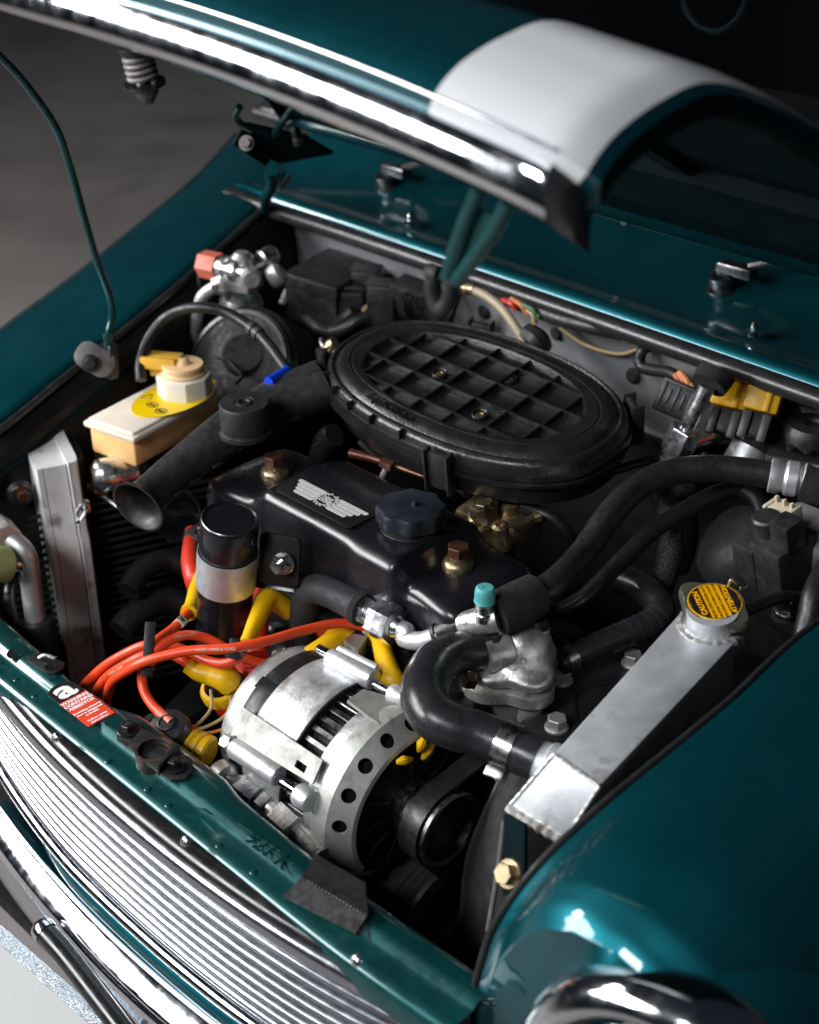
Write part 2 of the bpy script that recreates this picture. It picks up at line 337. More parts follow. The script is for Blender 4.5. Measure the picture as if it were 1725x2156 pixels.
# --- far wing
EDGE_L = smooth_path([(-0.37, -0.28, -0.05), P(-60, 930, -0.01), P(0, 885, 0.0), P(150, 762, 0.022), P(300, 645, 0.05), P(450, 515, 0.078), P(553, 420, 0.1), (-0.63, 0.47, 0.12)], 5)
rows = []
for e in EDGE_L:
    rows.append([e+Vector(q) for q in ((0.01, 0, -0.03), (0.006, 0, -0.003), (0.0, 0, 0.002), (-0.008, 0, 0.003), (-0.05, 0.01, 0.006), (-0.10, 0.02, 0.006), (-0.15, 0.03, 0.0), (-0.185, 0.035, -0.012), (-0.215, 0.04, -0.04), (-0.235, 0.045, -0.10), (-0.24, 0.05, -0.3))])
obj('front_wing', loft(rows, False), 'teal_paint', car, 60, label='far front wing')
obj('wing_gutter', loft([[p+Vector((0.003, 0, -0.004)), p+Vector((0.028, 0, -0.014)), p+Vector((0.034, 0, -0.022)), p+Vector((0.05, 0, -0.30)), p+Vector((0.05, 0, -0.5))] for p in EDGE_L], False), 'bay_black', car)
obj('wing_seal', tube([Vector(p)+Vector((0.012, 0.0, -0.003)) for p in EDGE_L[::3]], 0.0045, 8, 3), 'rubber', car)
GL = [Vector(p)+Vector((0.036, 0, -0.034)) for p in EDGE_L[4:]]
obj('gutter_lip', tube(GL[::3], 0.003, 8, 3), 'teal_inner', car)
obj('inner_wing_rail', tube([P(0, 985, -0.05), P(120, 900, -0.035), P(230, 830, -0.03), P(330, 740, -0.02)], 0.008, 10, 6), 'black_satin', car)
for a, b in (((0, 1010), (210, 870)), ((0, 1035), (225, 905)), ((0, 1060), (240, 930))):
    obj('wiring_run', tube([P(a[0], a[1], -0.09), P((a[0]+b[0])/2, (a[1]+b[1])/2-4, -0.085), P(b[0], b[1], -0.08)], 0.004, 8, 5), 'black_satin', car)
# --- slam panel: profile in y,z swept across the car
def slam_y(x): return 0.010*max(0, abs(x-0.03)-0.2)**2/0.04
SX = [-0.40+0.01*i for i in range(81)]
def back_edge(x): return interp([(-0.45, -0.250), (-0.17, -0.262), (-0.12, -0.266), (-0.06, -0.262), (-0.035, -0.252), (0.09, -0.252), (0.115, -0.258), (0.2, -0.262), (0.25, -0.262), (0.42, -0.255)], x)[0]
rows = []
for x in SX:
    b = back_edge(x); o = slam_y(x)
    f = -0.313+o
    prof = [(b+0.002, -0.160), (b+0.001, -0.124), (b-0.001, -0.1205), (b-0.005, -0.1190), (f+0.034, -0.1185), (f+0.029, -0.1195), (f+0.025, -0.1235), (f+0.021, -0.1250), (f+0.008, -0.1255), (f+0.003, -0.1270), (f, -0.1305), (f-0.001, -0.150)]
    rows.append([Vector((x, y, z)) for y, z in prof])
slam = obj('slam_panel', loft(rows, False), 'teal_panel', car, 50)
def slam_pt(u, v): return P(u, v, -0.1255)
for u, v in ((3, 1397), (36, 1431), (74, 1465), (229, 1602), (312, 1661), (356, 1695), (463, 1780), (535, 1836)):
    obj('spot_weld', lathe([(0.0036, 0), (0.0030, 0.0005), (0.0017, 0.0009), (0.0004, 0.001)], 14, frame(slam_pt(u, v), (0, 0, 1))), 'teal_panel', slam, 80)
for u, v, r in ((34, 1376, 0.009), (227, 1523, 0.0026), (110, 1432, 0.0022)):
    obj('panel_hole', lathe([(r, 0.0), (r*0.97, 0.0006), (r*0.85, 0.0006), (r*0.85, 0.0001)], 20, frame(P(u, v, -0.1190), (0, 0, 1))), 'bay_black', slam)
obj('stamped_number', text('921 K', 0.020, frame(P(566, 1792, -0.1180), (0, 0, 1), Vector((1, 0.0, 0))), 0.0002, 0.0004), 'teal_panel', slam)
obj('raised_tab', quadplate([P(415, 1702, -0.119), P(428, 1712, -0.119), P(447, 1717, -0.113), P(430, 1704, -0.111)], 0.0015), 'teal_panel', slam)
for a, b in (((500, 1735), (590, 1795)), ((520, 1758), (618, 1822))):
    obj('pressed_line', tube([P(a[0], a[1], -0.119), P(b[0], b[1], -0.119)], 0.0012, 8, 1), 'teal_panel', slam)
# --- scuttle, its seal and the bulkhead
def scut(x): return 0.012*((x+0.15)/0.45)**2
XS = [-0.62+0.04*i for i in range(33)]
rows = []
for x in XS:
    o = 0.345-scut(x)*0.4
    prof = [(o+0.004, 0.085), (o+0.006, 0.1), (o+0.012, 0.1075), (o+0.022, 0.1085), (o+0.034, 0.1065), (o+0.042, 0.1055), (o+0.07, 0.110), (o+0.10, 0.122), (o+0.128, 0.138), (o+0.15, 0.152)]
    rows.append([Vector((x, y, z)) for y, z in prof])
obj('scuttle_panel', loft(rows, False), 'teal_paint', car, 60)
obj('bonnet_seal', tube([Vector((x, 0.341-scut(x)*0.4, 0.094)) for x in XS[::3]], 0.0105, 12, 4), 'grey_rubber', car)
V, Fc = [], []
for x in XS: V += [Vector((x, 0.352, 0.09)), Vector((x, 0.372, 0.075)), Vector((x, 0.385, 0.03)), Vector((x, 0.390, -0.035)), Vector((x, 0.382, -0.042))]
obj('bulkhead', loft([V[i*5:i*5+5] for i in range(len(XS))], False), 'bulkhead_grey', car)  # upper panel greyed: light on black paint put into the colour
obj('bulkhead_lower', loft([[Vector((x, 0.3815, -0.036)), Vector((x, 0.378, -0.042)), Vector((x, 0.378, -0.5))] for x in XS], False), 'bay_black', car)  # lower part of the bulkhead panel itself, left black
for u, v in ((1022, 655), (1175, 700), (1335, 790)):
    obj('bulkhead_plug', lathe([(0.009, 0), (0.009, 0.003), (0.006, 0.006), (0.002, 0.006)], 18, frame(PY(u, v, 0.384), (0, -1, 0.1))), 'black_satin', car)
# --- windscreen
glass = obj('windscreen', quadplate([(-0.75, 0.505, 0.158), (0.75, 0.505, 0.158), (0.68, 0.86, 0.56), (-0.68, 0.86, 0.56)], 0.005), 'glass', car)
tr = obj('screen_trim', tube([(-0.75, 0.498, 0.150), (0, 0.497, 0.150), (0.75, 0.498, 0.150)], 0.0095, 12, 4), 'grey_rubber', glass)
obj('screen_finisher', tube([(-0.75, 0.4985, 0.1575), (0, 0.4975, 0.1575), (0.75, 0.4985, 0.1575)], 0.0038, 10, 4), 'chrome', glass)
obj('finisher_clip', box(0.012, 0.024, 0.024, 0.003, T(-0.085, 0.497, 0.151)), 'trim_black', glass)
obj('dashboard', join(box(1.3, 0.3, 0.35, 0.04, T(0, 0.86, 0.02)), box(1.6, 0.1, 1.6, 0.02, T(0, 1.9, 0.2)), box(0.05, 1.4, 1.5, 0.02, T(-0.74, 1.25, 0.1)), box(0.05, 1.4, 1.5, 0.02, T(0.74, 1.25, 0.1))), 'interior', car)
obj('dial_ring', tube([PY(1505, -15, 0.72)+Vector((0.045*math.cos(a), 0, 0.045*math.sin(a))) for a in [R(i*15) for i in range(25)]], 0.004, 8, 2), 'teal_inner', car)
# --- washer jets and wipers
for u, v, n in ((868, 470, 'far'), (1590, 702, 'near')):
    p = P(u, v, 0.113)
    obj('washer_jet', lathe([(0.010, 0), (0.010, 0.002), (0.006, 0.005), (0.0055, 0.011), (0.003, 0.0135)], 18, frame(p, (0, -0.15, 1))), 'chrome', car)
for u, v, tip, lab in ((1522, 612, (1760, 585), 'windscreen wiper arm on the chrome spindle nearest the camera'), (818, 396, (990, 372), 'windscreen wiper arm behind the far end of the raised bonnet')):
    p = P(u, v, 0.12); q = P(tip[0], tip[1], 0.165)
    wp = thing('wiper', lab, 'wiper', p)
    obj('spindle', lathe([(0.017, -0.006), (0.017, 0.004), (0.013, 0.006), (0.013, 0.013), (0.015, 0.015), (0.015, 0.019), (0.008, 0.022)], 24, frame(p, (0, -0.2, 1))), 'dark_steel', wp)
    d = (q-p).normalized(); s = p+Vector((0, 0, 0.022))
    obj('arm_knuckle', box(0.042, 0.018, 0.013, 0.003, frame(s+d*0.014, (0, 0, 1), d)), 'dark_steel', wp)
    obj('arm', tube([s+d*0.03+Vector((0, 0, 0.002)), s+d*0.12+Vector((0, 0, 0.006)), q], [0.005, 0.0035, 0.003], 8, 4), 'black_satin', wp)
# --- nose of the car under the grille
def gy(x): return -0.326+0.03*(abs(x-0.06)/0.30)**2.2
rows = []
for x in [-0.42+0.02*i for i in range(43)]:
    o = gy(x)+0.05*max(0.0, (-0.02-x)/0.22)**2
    rows.append([Vector((x, o+y, z)) for y, z in ((0.02, -0.244), (-0.008, -0.2555), (-0.0135, -0.2585), (-0.0180, -0.2640), (-0.0200, -0.2705), (-0.0185, -0.278), (-0.012, -0.286), (0.01, -0.30), (0.02, -0.5))])
obj('front_panel', loft(rows, False), 'teal_paint', car, 60)
obj('bay_floor', join(box(1.0, 0.72, 0.02, 0, T(0.0, 0.06, -0.50)), box(0.78, 0.004, 0.26, 0, T(0.0, -0.262, -0.36))), 'bay_black', car)
# --- headlamp in the near wing
hl = thing('headlamp', 'round headlamp with chrome rim in the near wing', 'headlamp', (0.515, -0.27, -0.17))
HM = frame((0.563, -0.276, -0.112), (0.04, -1, 0.18), (1, 0, 0))
obj('bowl', lathe([(0.128, -0.075), (0.124, -0.045), (0.118, -0.02), (0.113, 0.0)], 56, HM, False), 'teal_paint', hl, 60)
obj('rim', lathe([(0.116, -0.016), (0.1185, -0.004), (0.1165, 0.010), (0.109, 0.022), (0.099, 0.028), (0.093, 0.027), (0.089, 0.020)], 64, HM, False), 'chrome', hl, 60)
obj('lens', lathe([(0.090, 0.020), (0.080, 0.030), (0.055, 0.040), (0.02, 0.045), (0.001, 0.0455)], 56, HM, False), 'glass', hl, 60)
obj('reflector', lathe([(0.090, 0.018), (0.07, -0.01), (0.04, -0.035), (0.001, -0.045)], 48, HM, False), 'chrome', hl, 60)
# ================================================================== grille
gr = thing('grille', 'chrome barred front grille below the slam panel', 'grille', (0.03, -0.32, -0.29))
GX = [-0.36+0.015*i for i in range(51)]
def glow(x): return -0.250+0.045*max(0.0, min(1.0, (-0.02-x)/0.30))**1.5+0.03*max(0.0, (x-0.25)/0.15)**2
def sweep(prof, zf, yo=0.0, x0=-0.36, x1=0.385):
    rows = []
    for x in GX:
        if x < x0-1e-6 or x > x1: continue
        rows.append([Vector((x, gy(x)+yo+a, zf(x)+b)) for a, b in prof])
    return loft(rows, True, True, True)
NS = 8
obj('top_strip', sweep([(0.0125, 0.0085), (0.004, 0.0080), (-0.001, 0.0050), (-0.002, 0.0005), (0.0005, -0.0015), (0.010, -0.0015)], lambda x: -0.1375), 'trim_black', gr, 60)
obj('top_bar', sweep([(0.004, 0.004), (-0.003, 0.0035), (-0.006, -0.001), (-0.0075, -0.008), (-0.006, -0.013), (0.0, -0.0145), (0.006, -0.012)], lambda x: -0.1425), 'satin_chrome', gr, 60)
for k in range(NS):
    f = (k+0.6)/(NS+0.1)
    zf = lambda x, f=f: lerp(-0.157, glow(x)+0.010, f)
    obj('slat', sweep([(0.012, 0.0046), (0.003, 0.0036), (-0.0022, 0.0018), (-0.0034, -0.0002), (-0.0026, -0.0020), (0.0030, -0.0034), (0.0040, -0.0028), (0.0008, -0.0006), (0.004, 0.0018), (0.012, 0.0036)], zf, -0.003*math.sin(math.pi*f)-0.012*f), 'satin_chrome', gr, 60)
obj('bottom_bar', sweep([(0.006, 0.006), (-0.003, 0.0055), (-0.008, 0.001), (-0.008, -0.003), (-0.003, -0.0065), (0.006, -0.006)], glow, -0.012), 'chrome', gr, 60)
obj('backing', loft([[Vector((x, gy(x)+0.016, -0.14)), Vector((x, gy(x)+0.016, glow(x)-0.004))] for x in GX], False), 'bay_black', gr)
for u, v in ((119, 1552), (392, 1771), (752, 2022)):
    p = PY(u, v, -0.3245 if u < 600 else -0.318)
    sw = obj('screw', lathe([(0.0048, 0), (0.0046, 0.0016), (0.003, 0.0030), (0.0008, 0.0034)], 18, frame(p, (0, -0.75, 0.66))), 'steel', gr, 70)
    obj('slot', join(box(0.0044, 0.0009, 0.0004, 0, frame(p+Vector((0, -0.75, 0.66))*0.0033, (0, -0.75, 0.66))), box(0.0009, 0.0044, 0.0004, 0, frame(p+Vector((0, -0.75, 0.66))*0.0033, (0, -0.75, 0.66)))), 'bay_black', sw)
# ================================================================== bumper, bar and number plate
def by(x): return -0.362+0.045*(abs(x-0.05)/0.36)**2
bm_ = thing('bumper', 'chrome front bumper with a rolled upper edge', 'bumper', (0.03, -0.38, -0.42))
BX = [-0.42+0.02*i for i in range(44)]
obj('blade', loft([[Vector((x, by(x)+a, -0.300+b)) for a, b in ((0.035, 0.008), (0.017, 0.0205), (0.0135, 0.0222), (0.0105, 0.0212), (-0.0030, 0.0106), (-0.0055, 0.007), (-0.006, -0.008), (-0.005, -0.026), (-0.003, -0.05), (0.004, -0.066), (0.016, -0.074))] for x in BX], False), 'chrome', bm_, 60)
obj('rolled_edge', tube([Vector((x, by(x)+0.0150, -0.2775)) for x in BX[::3]], 0.0022, 12, 4), 'chrome', bm_)
bar = thing('bumper_bar', 'dark tubular corner bar with a chrome end cap on the bumper', 'bar', P(92, 1955, -0.345))
BP = [P(92, 1958, -0.292), P(140, 2012, -0.296), P(205, 2095, -0.302), P(270, 2180, -0.308), P(310, 2240, -0.312)]
obj('tube', tube(BP, 0.0105, 20, 6), 'trim_black', bar)
d0 = (BP[0]-BP[1]).normalized()
obj('end_cap', lathe([(0.0113, -0.006), (0.0116, 0.0), (0.010, 0.005), (0.006, 0.0085), (0.001, 0.0095)], 28, frame(BP[0], d0)), 'chrome', bar, 70)
pl = thing('number_plate', 'white number plate with a glittering alloy top edge', 'number plate', P(60, 2080, -0.42))
a, b = P(-60, 1915, -0.352), P(262, 2200, -0.352)
dn = Vector((0.0, -0.50, -0.866))*0.115
obj('plate', quadplate([a, b, b+dn, a+dn], 0.004), 'white_plate', pl)
dnn = dn.normalized(); nn = Vector((0, -0.866, 0.5)); ex = (b-a).normalized()
obj('top_edge', quadplate([a-dnn*0.0105+nn*0.0022, b-dnn*0.0105+nn*0.0022, b+dnn*0.0005+nn*0.0022, a+dnn*0.0005+nn*0.0022], 0.008), 'glitter_alloy', pl)
MT = frame(a.lerp(b, 0.52)+dnn*0.055+nn*0.0003, nn, ex)
obj('faint_lettering', text('CAL', 0.030, MT, 0.0002, -0.0004, 1.6, 0.2), 'grey_print', pl)
# ================================================================== raised bonnet
bn = thing('bonnet', 'raised teal bonnet with a white stripe and chrome lip', 'bonnet', (0.02, 0.37, 0.14))
def bdrop(x): return 0.046*max(0.0, (x+0.1)/0.48)**2.2
PROF = [Vector((0, lerp(-0.205, -0.2135, k/12), lerp(0.471, 0.5000, k/12))) for k in range(12)]+smooth_path([Vector((0, -0.2135, 0.5000)), Vector((0, -0.203, 0.5080)), Vector((0, -0.186, 0.5155)), Vector((0, -0.155, 0.522)), Vector((0, -0.115, 0.523)), Vector((0, -0.06, 0.501)), Vector((0, 0.02, 0.454)), Vector((0, 0.14, 0.380)), Vector((0, 0.26, 0.303)), Vector((0, 0.365, 0.217))], 5)
NP = len(PROF)
def half_w(t): return 0.369+0.02*t+0.16*t*t
def bon(s, i, lift=0.0):
    """s in -1..1 across the bonnet, i along the profile"""
    p = PROF[i]; t = max(0.0, min(1.0, (p.y+0.2135)/0.5785)); x = 0.02+s*(half_w(t)-(0.024*(12-i)/12 if i < 12 else 0.0))
    bow = 0.018*s*s
    edge = max(0.0, abs(s)-0.93)/0.07
    return Vector((x, p.y+bow*(1-t)+(0.010*edge*edge)*(1-t), p.z-bdrop(min(x, 0.42))*(1-t)**1.5-0.010*edge*edge+lift))
SS = [-1, -0.985, -0.965, -0.94, -0.9]+[-0.85+0.05*k for k in range(35)]+[0.9, 0.94, 0.965, 0.985, 1]
S0, S1 = 0.705, 0.985
def skin(sl, lift=0.0): return loft([[bon(s, i, lift) for i in range(NP)] for s in sl], False)
obj('outer_skin', skin(SS), 'teal_paint', bn, 40)
sl = [S0+(S1-S0)*k/10 for k in range(11)]
V, Fc = [], []
rows = []
for s in sl:
    r_ = []
    for i in range(NP):
        p = bon(s, i); q = bon(s, min(i+1, NP-1))-bon(s, max(i-1, 0)); n = Vector((0, -q.z, q.y)).normalized()
        if (n.z < 0 and i > 12) or (n.y > 0 and i <= 12): n = -n
        r_.append(p+n*0.0009)
    rows.append(r_)
obj('white_stripe', loft(rows, False), 'white_paint', bn, 40)
# underside sheet and pressed frame
def under(s, i, d): 
    p = bon(s, i); q = bon(s, min(i+1, NP-1))-bon(s, max(i-1, 0)); n = Vector((0, -q.z, q.y)).normalized()
    if (n.z < 0 and i > 12) or (n.y > 0 and i <= 12): n = -n
    return p-n*d
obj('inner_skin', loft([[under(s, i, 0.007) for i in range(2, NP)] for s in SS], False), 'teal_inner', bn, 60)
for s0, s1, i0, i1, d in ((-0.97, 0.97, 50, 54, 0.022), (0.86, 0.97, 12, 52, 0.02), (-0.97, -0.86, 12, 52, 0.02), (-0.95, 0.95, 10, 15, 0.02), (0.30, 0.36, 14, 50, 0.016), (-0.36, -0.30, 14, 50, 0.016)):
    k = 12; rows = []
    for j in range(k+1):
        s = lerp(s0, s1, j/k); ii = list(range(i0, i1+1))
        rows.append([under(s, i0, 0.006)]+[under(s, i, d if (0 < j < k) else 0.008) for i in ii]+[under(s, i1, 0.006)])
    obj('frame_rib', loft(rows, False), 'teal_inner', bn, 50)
# turned flange along the sides and the rear edge
for sg in (-1, 1):
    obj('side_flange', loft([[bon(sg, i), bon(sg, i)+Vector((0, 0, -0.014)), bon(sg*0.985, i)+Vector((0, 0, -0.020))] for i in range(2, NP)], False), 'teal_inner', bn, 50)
obj('rear_flange', loft([[bon(s, NP-1)+Vector((0, 0.002, 0.002)), bon(s, NP-1)+Vector((0, 0.005, -0.006)), bon(s, NP-1)+Vector((0, -0.006, -0.014)), bon(s, NP-1)+Vector((0, -0.016, -0.012))] for s in SS], False), 'teal_paint', bn, 50)
# chrome lip strip and a thin tube added to catch light on the crease
obj('crease_glint', tube([bon(s, 12)+Vector((0, -0.0008, 0.0010)) for s in SS[2:-3:3]], 0.0013, 8, 4), 'satin_chrome', bn)
obj('chrome_lip', loft([[bon(s, 5)+Vector((0, a, c)) for a, c in ((0.006, 0.005), (-0.0030, 0.0060), (-0.0068, 0.0030), (-0.0094, -0.005), (-0.0110, -0.014), (-0.0100, -0.0205), (-0.005, -0.025), (0.006, -0.025))] for s in SS[2:-2]], True), 'chrome', bn, 60)
obj('lip_end', loft([[bon(s, 5)+Vector((0, a, c)) for a, c in ((0.007, 0.009), (-0.007, 0.010), (-0.012, 0.002), (-0.0125, -0.010), (-0.006, -0.024), (0.007, -0.034))] for s in (0.965, 0.985, 1.0)], True), 'black_satin', bn, 60)
obj('under_lip', loft([[bon(s, 0)+Vector((0, -0.004, -0.008)), bon(s, 0)+Vector((0, 0.006, -0.016)), bon(s, 0)+Vector((0, 0.03, -0.008))] for s in SS[2:-2]], False), 'rust_metal', bn, 50)
# striker pin with its spring
sp = P(262, 150, 0.40)
st = PY(300, 92, -0.185)
d = Vector((0.0, 0.18, -1)).normalized(); top = PY(284, 92, -0.178)
pin = obj('striker_pin', join(lathe([(0.013, 0), (0.013, 0.006), (0.0065, 0.008), (0.0065, 0.030), (0.009, 0.032), (0.009, 0.038), (0.004, 0.045)], 20, frame(top, d))), 'dark_steel', bn)
obj('spring', tube([top+d*(0.004+0.024*k/40)+Matrix.Rotation(k*0.785, 3, d) @ (Vector((0.0105, 0, 0))) for k in range(41)], 0.0020, 6, 2), 'dull_steel', pin)
obj('washer', lathe([(0.016, 0), (0.016, 0.003)], 20, frame(top+d*0.029, d)), 'dark_steel', pin)
# safety catch: two bars meeting in a hook
a0, a1, h = PY(1010, 395, -0.195), PY(1072, 425, -0.195), PY(945, 590, -0.19)
ct = obj('safety_catch', join(tube([a0, PY(975, 480, -0.192), PY(942, 585, -0.19)], 0.0052, 10, 4), tube([a1, PY(1030, 500, -0.192), PY(962, 592, -0.19)], 0.0052, 10, 4), quadplate([PY(985, 430, -0.188), PY(1045, 450, -0.188), PY(965, 590, -0.186), PY(940, 585, -0.186)], 0.002)), 'teal_panel', bn)
obj('catch_hook', join(tube([PY(918, 575, -0.19), PY(912, 610, -0.19), PY(925, 650, -0.19), PY(945, 635, -0.19), PY(955, 585, -0.19)], 0.0055, 10, 5), lathe([(0.006, -0.004), (0.006, 0.004)], 14, frame(PY(916, 575, -0.19), (1, 0, 0)))), 'dark_metal', ct)
# far hinge
hg = obj('hinge_arm', tube([P(572, 355, 0.185), P(577, 385, 0.16), P(560, 420, 0.12), P(562, 465, 0.07), P(548, 500, 0.03)], [0.010, 0.009, 0.007, 0.007, 0.007], 10, 5), 'teal_panel', bn)
obj('hinge_plate', join(quadplate([P(515, 262, 0.255), P(560, 330, 0.20), P(590, 345, 0.195), P(700, 325, 0.21), P(640, 290, 0.235)], 0.004), quadplate([P(515, 262, 0.255), P(492, 305, 0.235), P(560, 350, 0.195), P(575, 330, 0.20)], 0.004)), 'teal_inner', hg)
obj('hinge_bolt', hexbolt(P(520, 302, 0.236), (0.5, -0.7, 0.4), 0.006, 0.005, 0.009, 0.002), 'dull_steel', hg)
obj('hinge_brace', tube([P(505, 225, 0.29), P(497, 245, 0.275), P(520, 268, 0.257), P(580, 285, 0.24)], 0.004, 8, 5), 'teal_panel', hg)
obj('hinge_brace', tube([P(620, 220, 0.30), P(600, 250, 0.275), P(578, 282, 0.245)], 0.004, 8, 5), 'teal_panel', hg)
obj('rubber_stop', lathe([(0.008, 0), (0.008, 0.006), (0.005, 0.008), (0.006, 0.014), (0.002, 0.02)], 14, frame(P(632, 300, 0.236), (0, -0.4, 1))), 'rubber', hg)
# prop rod
rod = thing('bonnet_prop', 'bent teal bonnet prop rod rising from the far inner wing', 'prop rod', PX(225, 775, -0.40))
obj('rod', tube([PX(u, v, -0.40) for u, v in ((-70, 60), (0, 118), (60, 185), (118, 270), (150, 360), (172, 440), (200, 535), (232, 625), (236, 668), (228, 710), (232, 778))], 0.0042, 10, 6), 'teal_panel', rod)
obj('collar', lathe([(0.0065, -0.004), (0.0065, 0.004)], 14, frame(PX(229, 706, -0.40), (0, 0, 1))), 'teal_panel', rod)
obj('foot', box(0.014, 0.012, 0.04, 0.002, frame(PX(234, 760, -0.40), (0, 0.1, 1))), 'black_satin', rod)
obj('foot_bracket', join(prism(rrect(0.044, 0.030, 0.012), 0, 0.004, 0.001, frame(PX(200, 757, -0.405), (0.75, -0.45, 0.45)))), 'dull_steel', rod)
obj('bracket_bolt', hexbolt(PX(190, 765, -0.40), (0.75, -0.5, 0.35), 0.006, 0.004, 0.010, 0.002), 'dark_metal', rod)
# ================================================================== slam panel fittings
stk = thing('warning_sticker', 'red and black asbestos warning sticker on the slam panel', 'sticker', P(170, 1480, -0.1186))
sz = -0.1183
F1 = lambda x, y: (x*0.27464, 1368.6+y*0.27464)
c = [P(*F1(395, 235), sz), P(*F1(560, 235), sz), P(*F1(640, 300), sz), P(*F1(865, 468), sz), P(*F1(695, 595), sz), P(*F1(465, 405), sz), P(*F1(380, 330), sz)]
ax = (P(*F1(865, 468), sz)-P(*F1(640, 300), sz)).normalized(); ay = Vector((-ax.y, ax.x, 0))
mid = P(*F1(668, 448), sz); wL = (P(*F1(865, 468), sz)-P(*F1(640, 300), sz)).length; hL = (P(*F1(865, 468), sz)-P(*F1(695, 595), sz)).length
SM = frame(mid, (0, 0, 1), ax)
obj('red_panel', box(wL, hL, 0.0005, 0.0, SM), 'red_print', stk, 0)
LM = SM @ T(-wL/2-0.013, 0, 0)
obj('black_panel', prism([(0.013, -hL/2), (0.013, hL/2)]+[(-0.002+(-0.011)*math.sin(R(a)), hL/2*math.cos(R(a))) for a in range(0, 181, 12)], -0.00025, 0.00025, 0, LM), 'black_print', stk, 0)
RT = Matrix.Rotation(math.pi/2, 4, 'Z')     # the print reads across the panel
obj('letter', text('a', 0.034, LM @ T(-0.001, 0, 0.0005) @ RT, 0.00015, 0.0012, 1.25), 'white_print', stk, 0)
for k, (s, z_) in enumerate((('WARNING', 0.0058), ('CONTAINS', 0.0058), ('ASBESTOS', 0.0058))):
    obj('lettering', text(s, z_, SM @ T(-wL/2+0.0040+k*0.0055, 0, 0.0005) @ RT, 0.0001, 0.0002), 'white_print', stk, 0)
for k, s in enumerate(('Breathing asbestos', 'dust is dangerous', 'to health', 'Follow safety', 'instructions')):
    obj('lettering', text(s, 0.0038, SM @ T(-wL/2+0.0235+k*0.0040+(0.004 if k > 2 else 0), 0, 0.0005) @ RT, 0.0001, 0.0001), 'white_print', stk, 0)
# --- bonnet latch plate
la = thing('bonnet_latch', 'black latch plate with a round striker hole bolted on the slam panel', 'latch', P(*F1(1180, 780), -0.118))
lz = -0.1182
obj('base_plate', prism([tuple((P(*F1(x, y), lz)-Vector((0, 0, lz))).xy) for x, y in ((1010, 552), (1105, 600), (1100, 640), (1350, 820), (1440, 820), (1478, 850), (1475, 940), (1420, 1000), (1310, 1012), (1230, 960), (1000, 770), (900, 700), (898, 655), (945, 590))], lz, lz+0.0022, 0.0005), 'black_satin', la, 30)
plate = prism([tuple((P(*F1(x, y), lz+0.007)-Vector((0, 0, 0))).xy) for x, y in ((1090, 600), (1290, 690), (1335, 760), (1330, 800), (1210, 915), (1150, 880), (985, 740), (1000, 700))], lz+0.0045, lz+0.0075, 0.0006)
hc = P(*F1(1180, 765), lz+0.007)
obj('slide_plate', cut(plate, lathe([(0.0135, -0.02), (0.0135, 0.02)], 36, T(hc.x, hc.y, lz+0.007))), 'black_satin', la, 30)
obj('striker_socket', lathe([(0.0165, -0.03), (0.0165, 0.0004), (0.0140, 0.0004), (0.0134, -0.003), (0.0125, -0.03)], 36, T(hc.x, hc.y, lz+0.0075), False), 'rust_metal', la)
obj('slide_lip', box(0.004, 0.030, 0.012, 0.001, frame(P(*F1(1290, 840), lz+0.006), (0.15, 0, 1), P(*F1(1330, 790), lz)-P(*F1(1210, 905), lz)) @ Matrix.Rotation(math.pi/2, 4, 'Z')), 'black_satin', la)
for x, y in ((990, 615), (1345, 890)):
    b_ = obj('bolt', hexbolt(P(*F1(x, y), lz+0.003), (0, 0, 1), 0.0062, 0.0055, 0.0105, 0.0018), 'black_paint', la)
    obj('recess', lathe([(0.0032, 0), (0.0032, 0.0004)], 6, frame(P(*F1(x, y), lz+0.003)+Vector((0, 0, 0.0073)), (0, 0, 1))), 'dark_steel', b_)
# --- small black bracket near the far end
bk = thing('stop_bracket', 'small black holed bracket at the far end of the slam panel', 'bracket', P(98, 1396, -0.117))
obj('plate', prism([tuple(P(*F1(x, y), -0.1175).xy) for x, y in ((205, 60), (330, 30), (500, 110), (490, 140), (420, 185), (360, 180), (215, 95))], -0.1178, -0.1155, 0.0005), 'black_satin', bk, 30)
obj('lug_hole', lathe([(0.006, 0), (0.0058, 0.0007), (0.0045, 0.0007), (0.0045, 0.0)], 20, frame(P(*F1(388, 135), -0.1155), (0, 0, 1))), 'bay_black', bk)
obj('clip', tube([P(*F1(300, 62), -0.113), P(*F1(350, 40), -0.110), P(*F1(430, 70), -0.111)], 0.002, 6, 4), 'steel', bk)
# --- stamped black end shield
sh = thing('black_shield', 'bent black sheet shield with stamped ridge at the near end of the slam panel', 'shield', P(690, 1880, -0.115))
z7 = lambda x, y: (x/2, 1437+y/2)
obj('upper_sheet', quadplate([P(*z7(1330, 730), -0.112), P(*z7(1540, 850), -0.112), P(*z7(1550, 985), -0.113), P(*z7(1275, 820), -0.113)], 0.002), 'shield_black', sh)
obj('lower_sheet', quadplate([P(*z7(1275, 822), -0.1135), P(*z7(1548, 988), -0.1135), P(*z7(1500, 1060), -0.124), P(*z7(1195, 905), -0.124)], 0.002), 'shield_black', sh)
obj('tail', quadplate([P(*z7(1500, 1060), -0.1245), P(*z7(1548, 1000), -0.118), P(*z7(1560, 1085), -0.125), P(*z7(1530, 1100), -0.132)], 0.002), 'shield_black', sh)
for k in range(17):
    t = k/16; p = P(*z7(lerp(1300, 1535, t), lerp(842, 985, t)), -0.1138)
    obj('ridge_tooth', box(0.0022, 0.0055, 0.0012, 0.0003, frame(p, (0, -0.5, 0.85), (1, 0, 0))), 'dark_steel', sh)
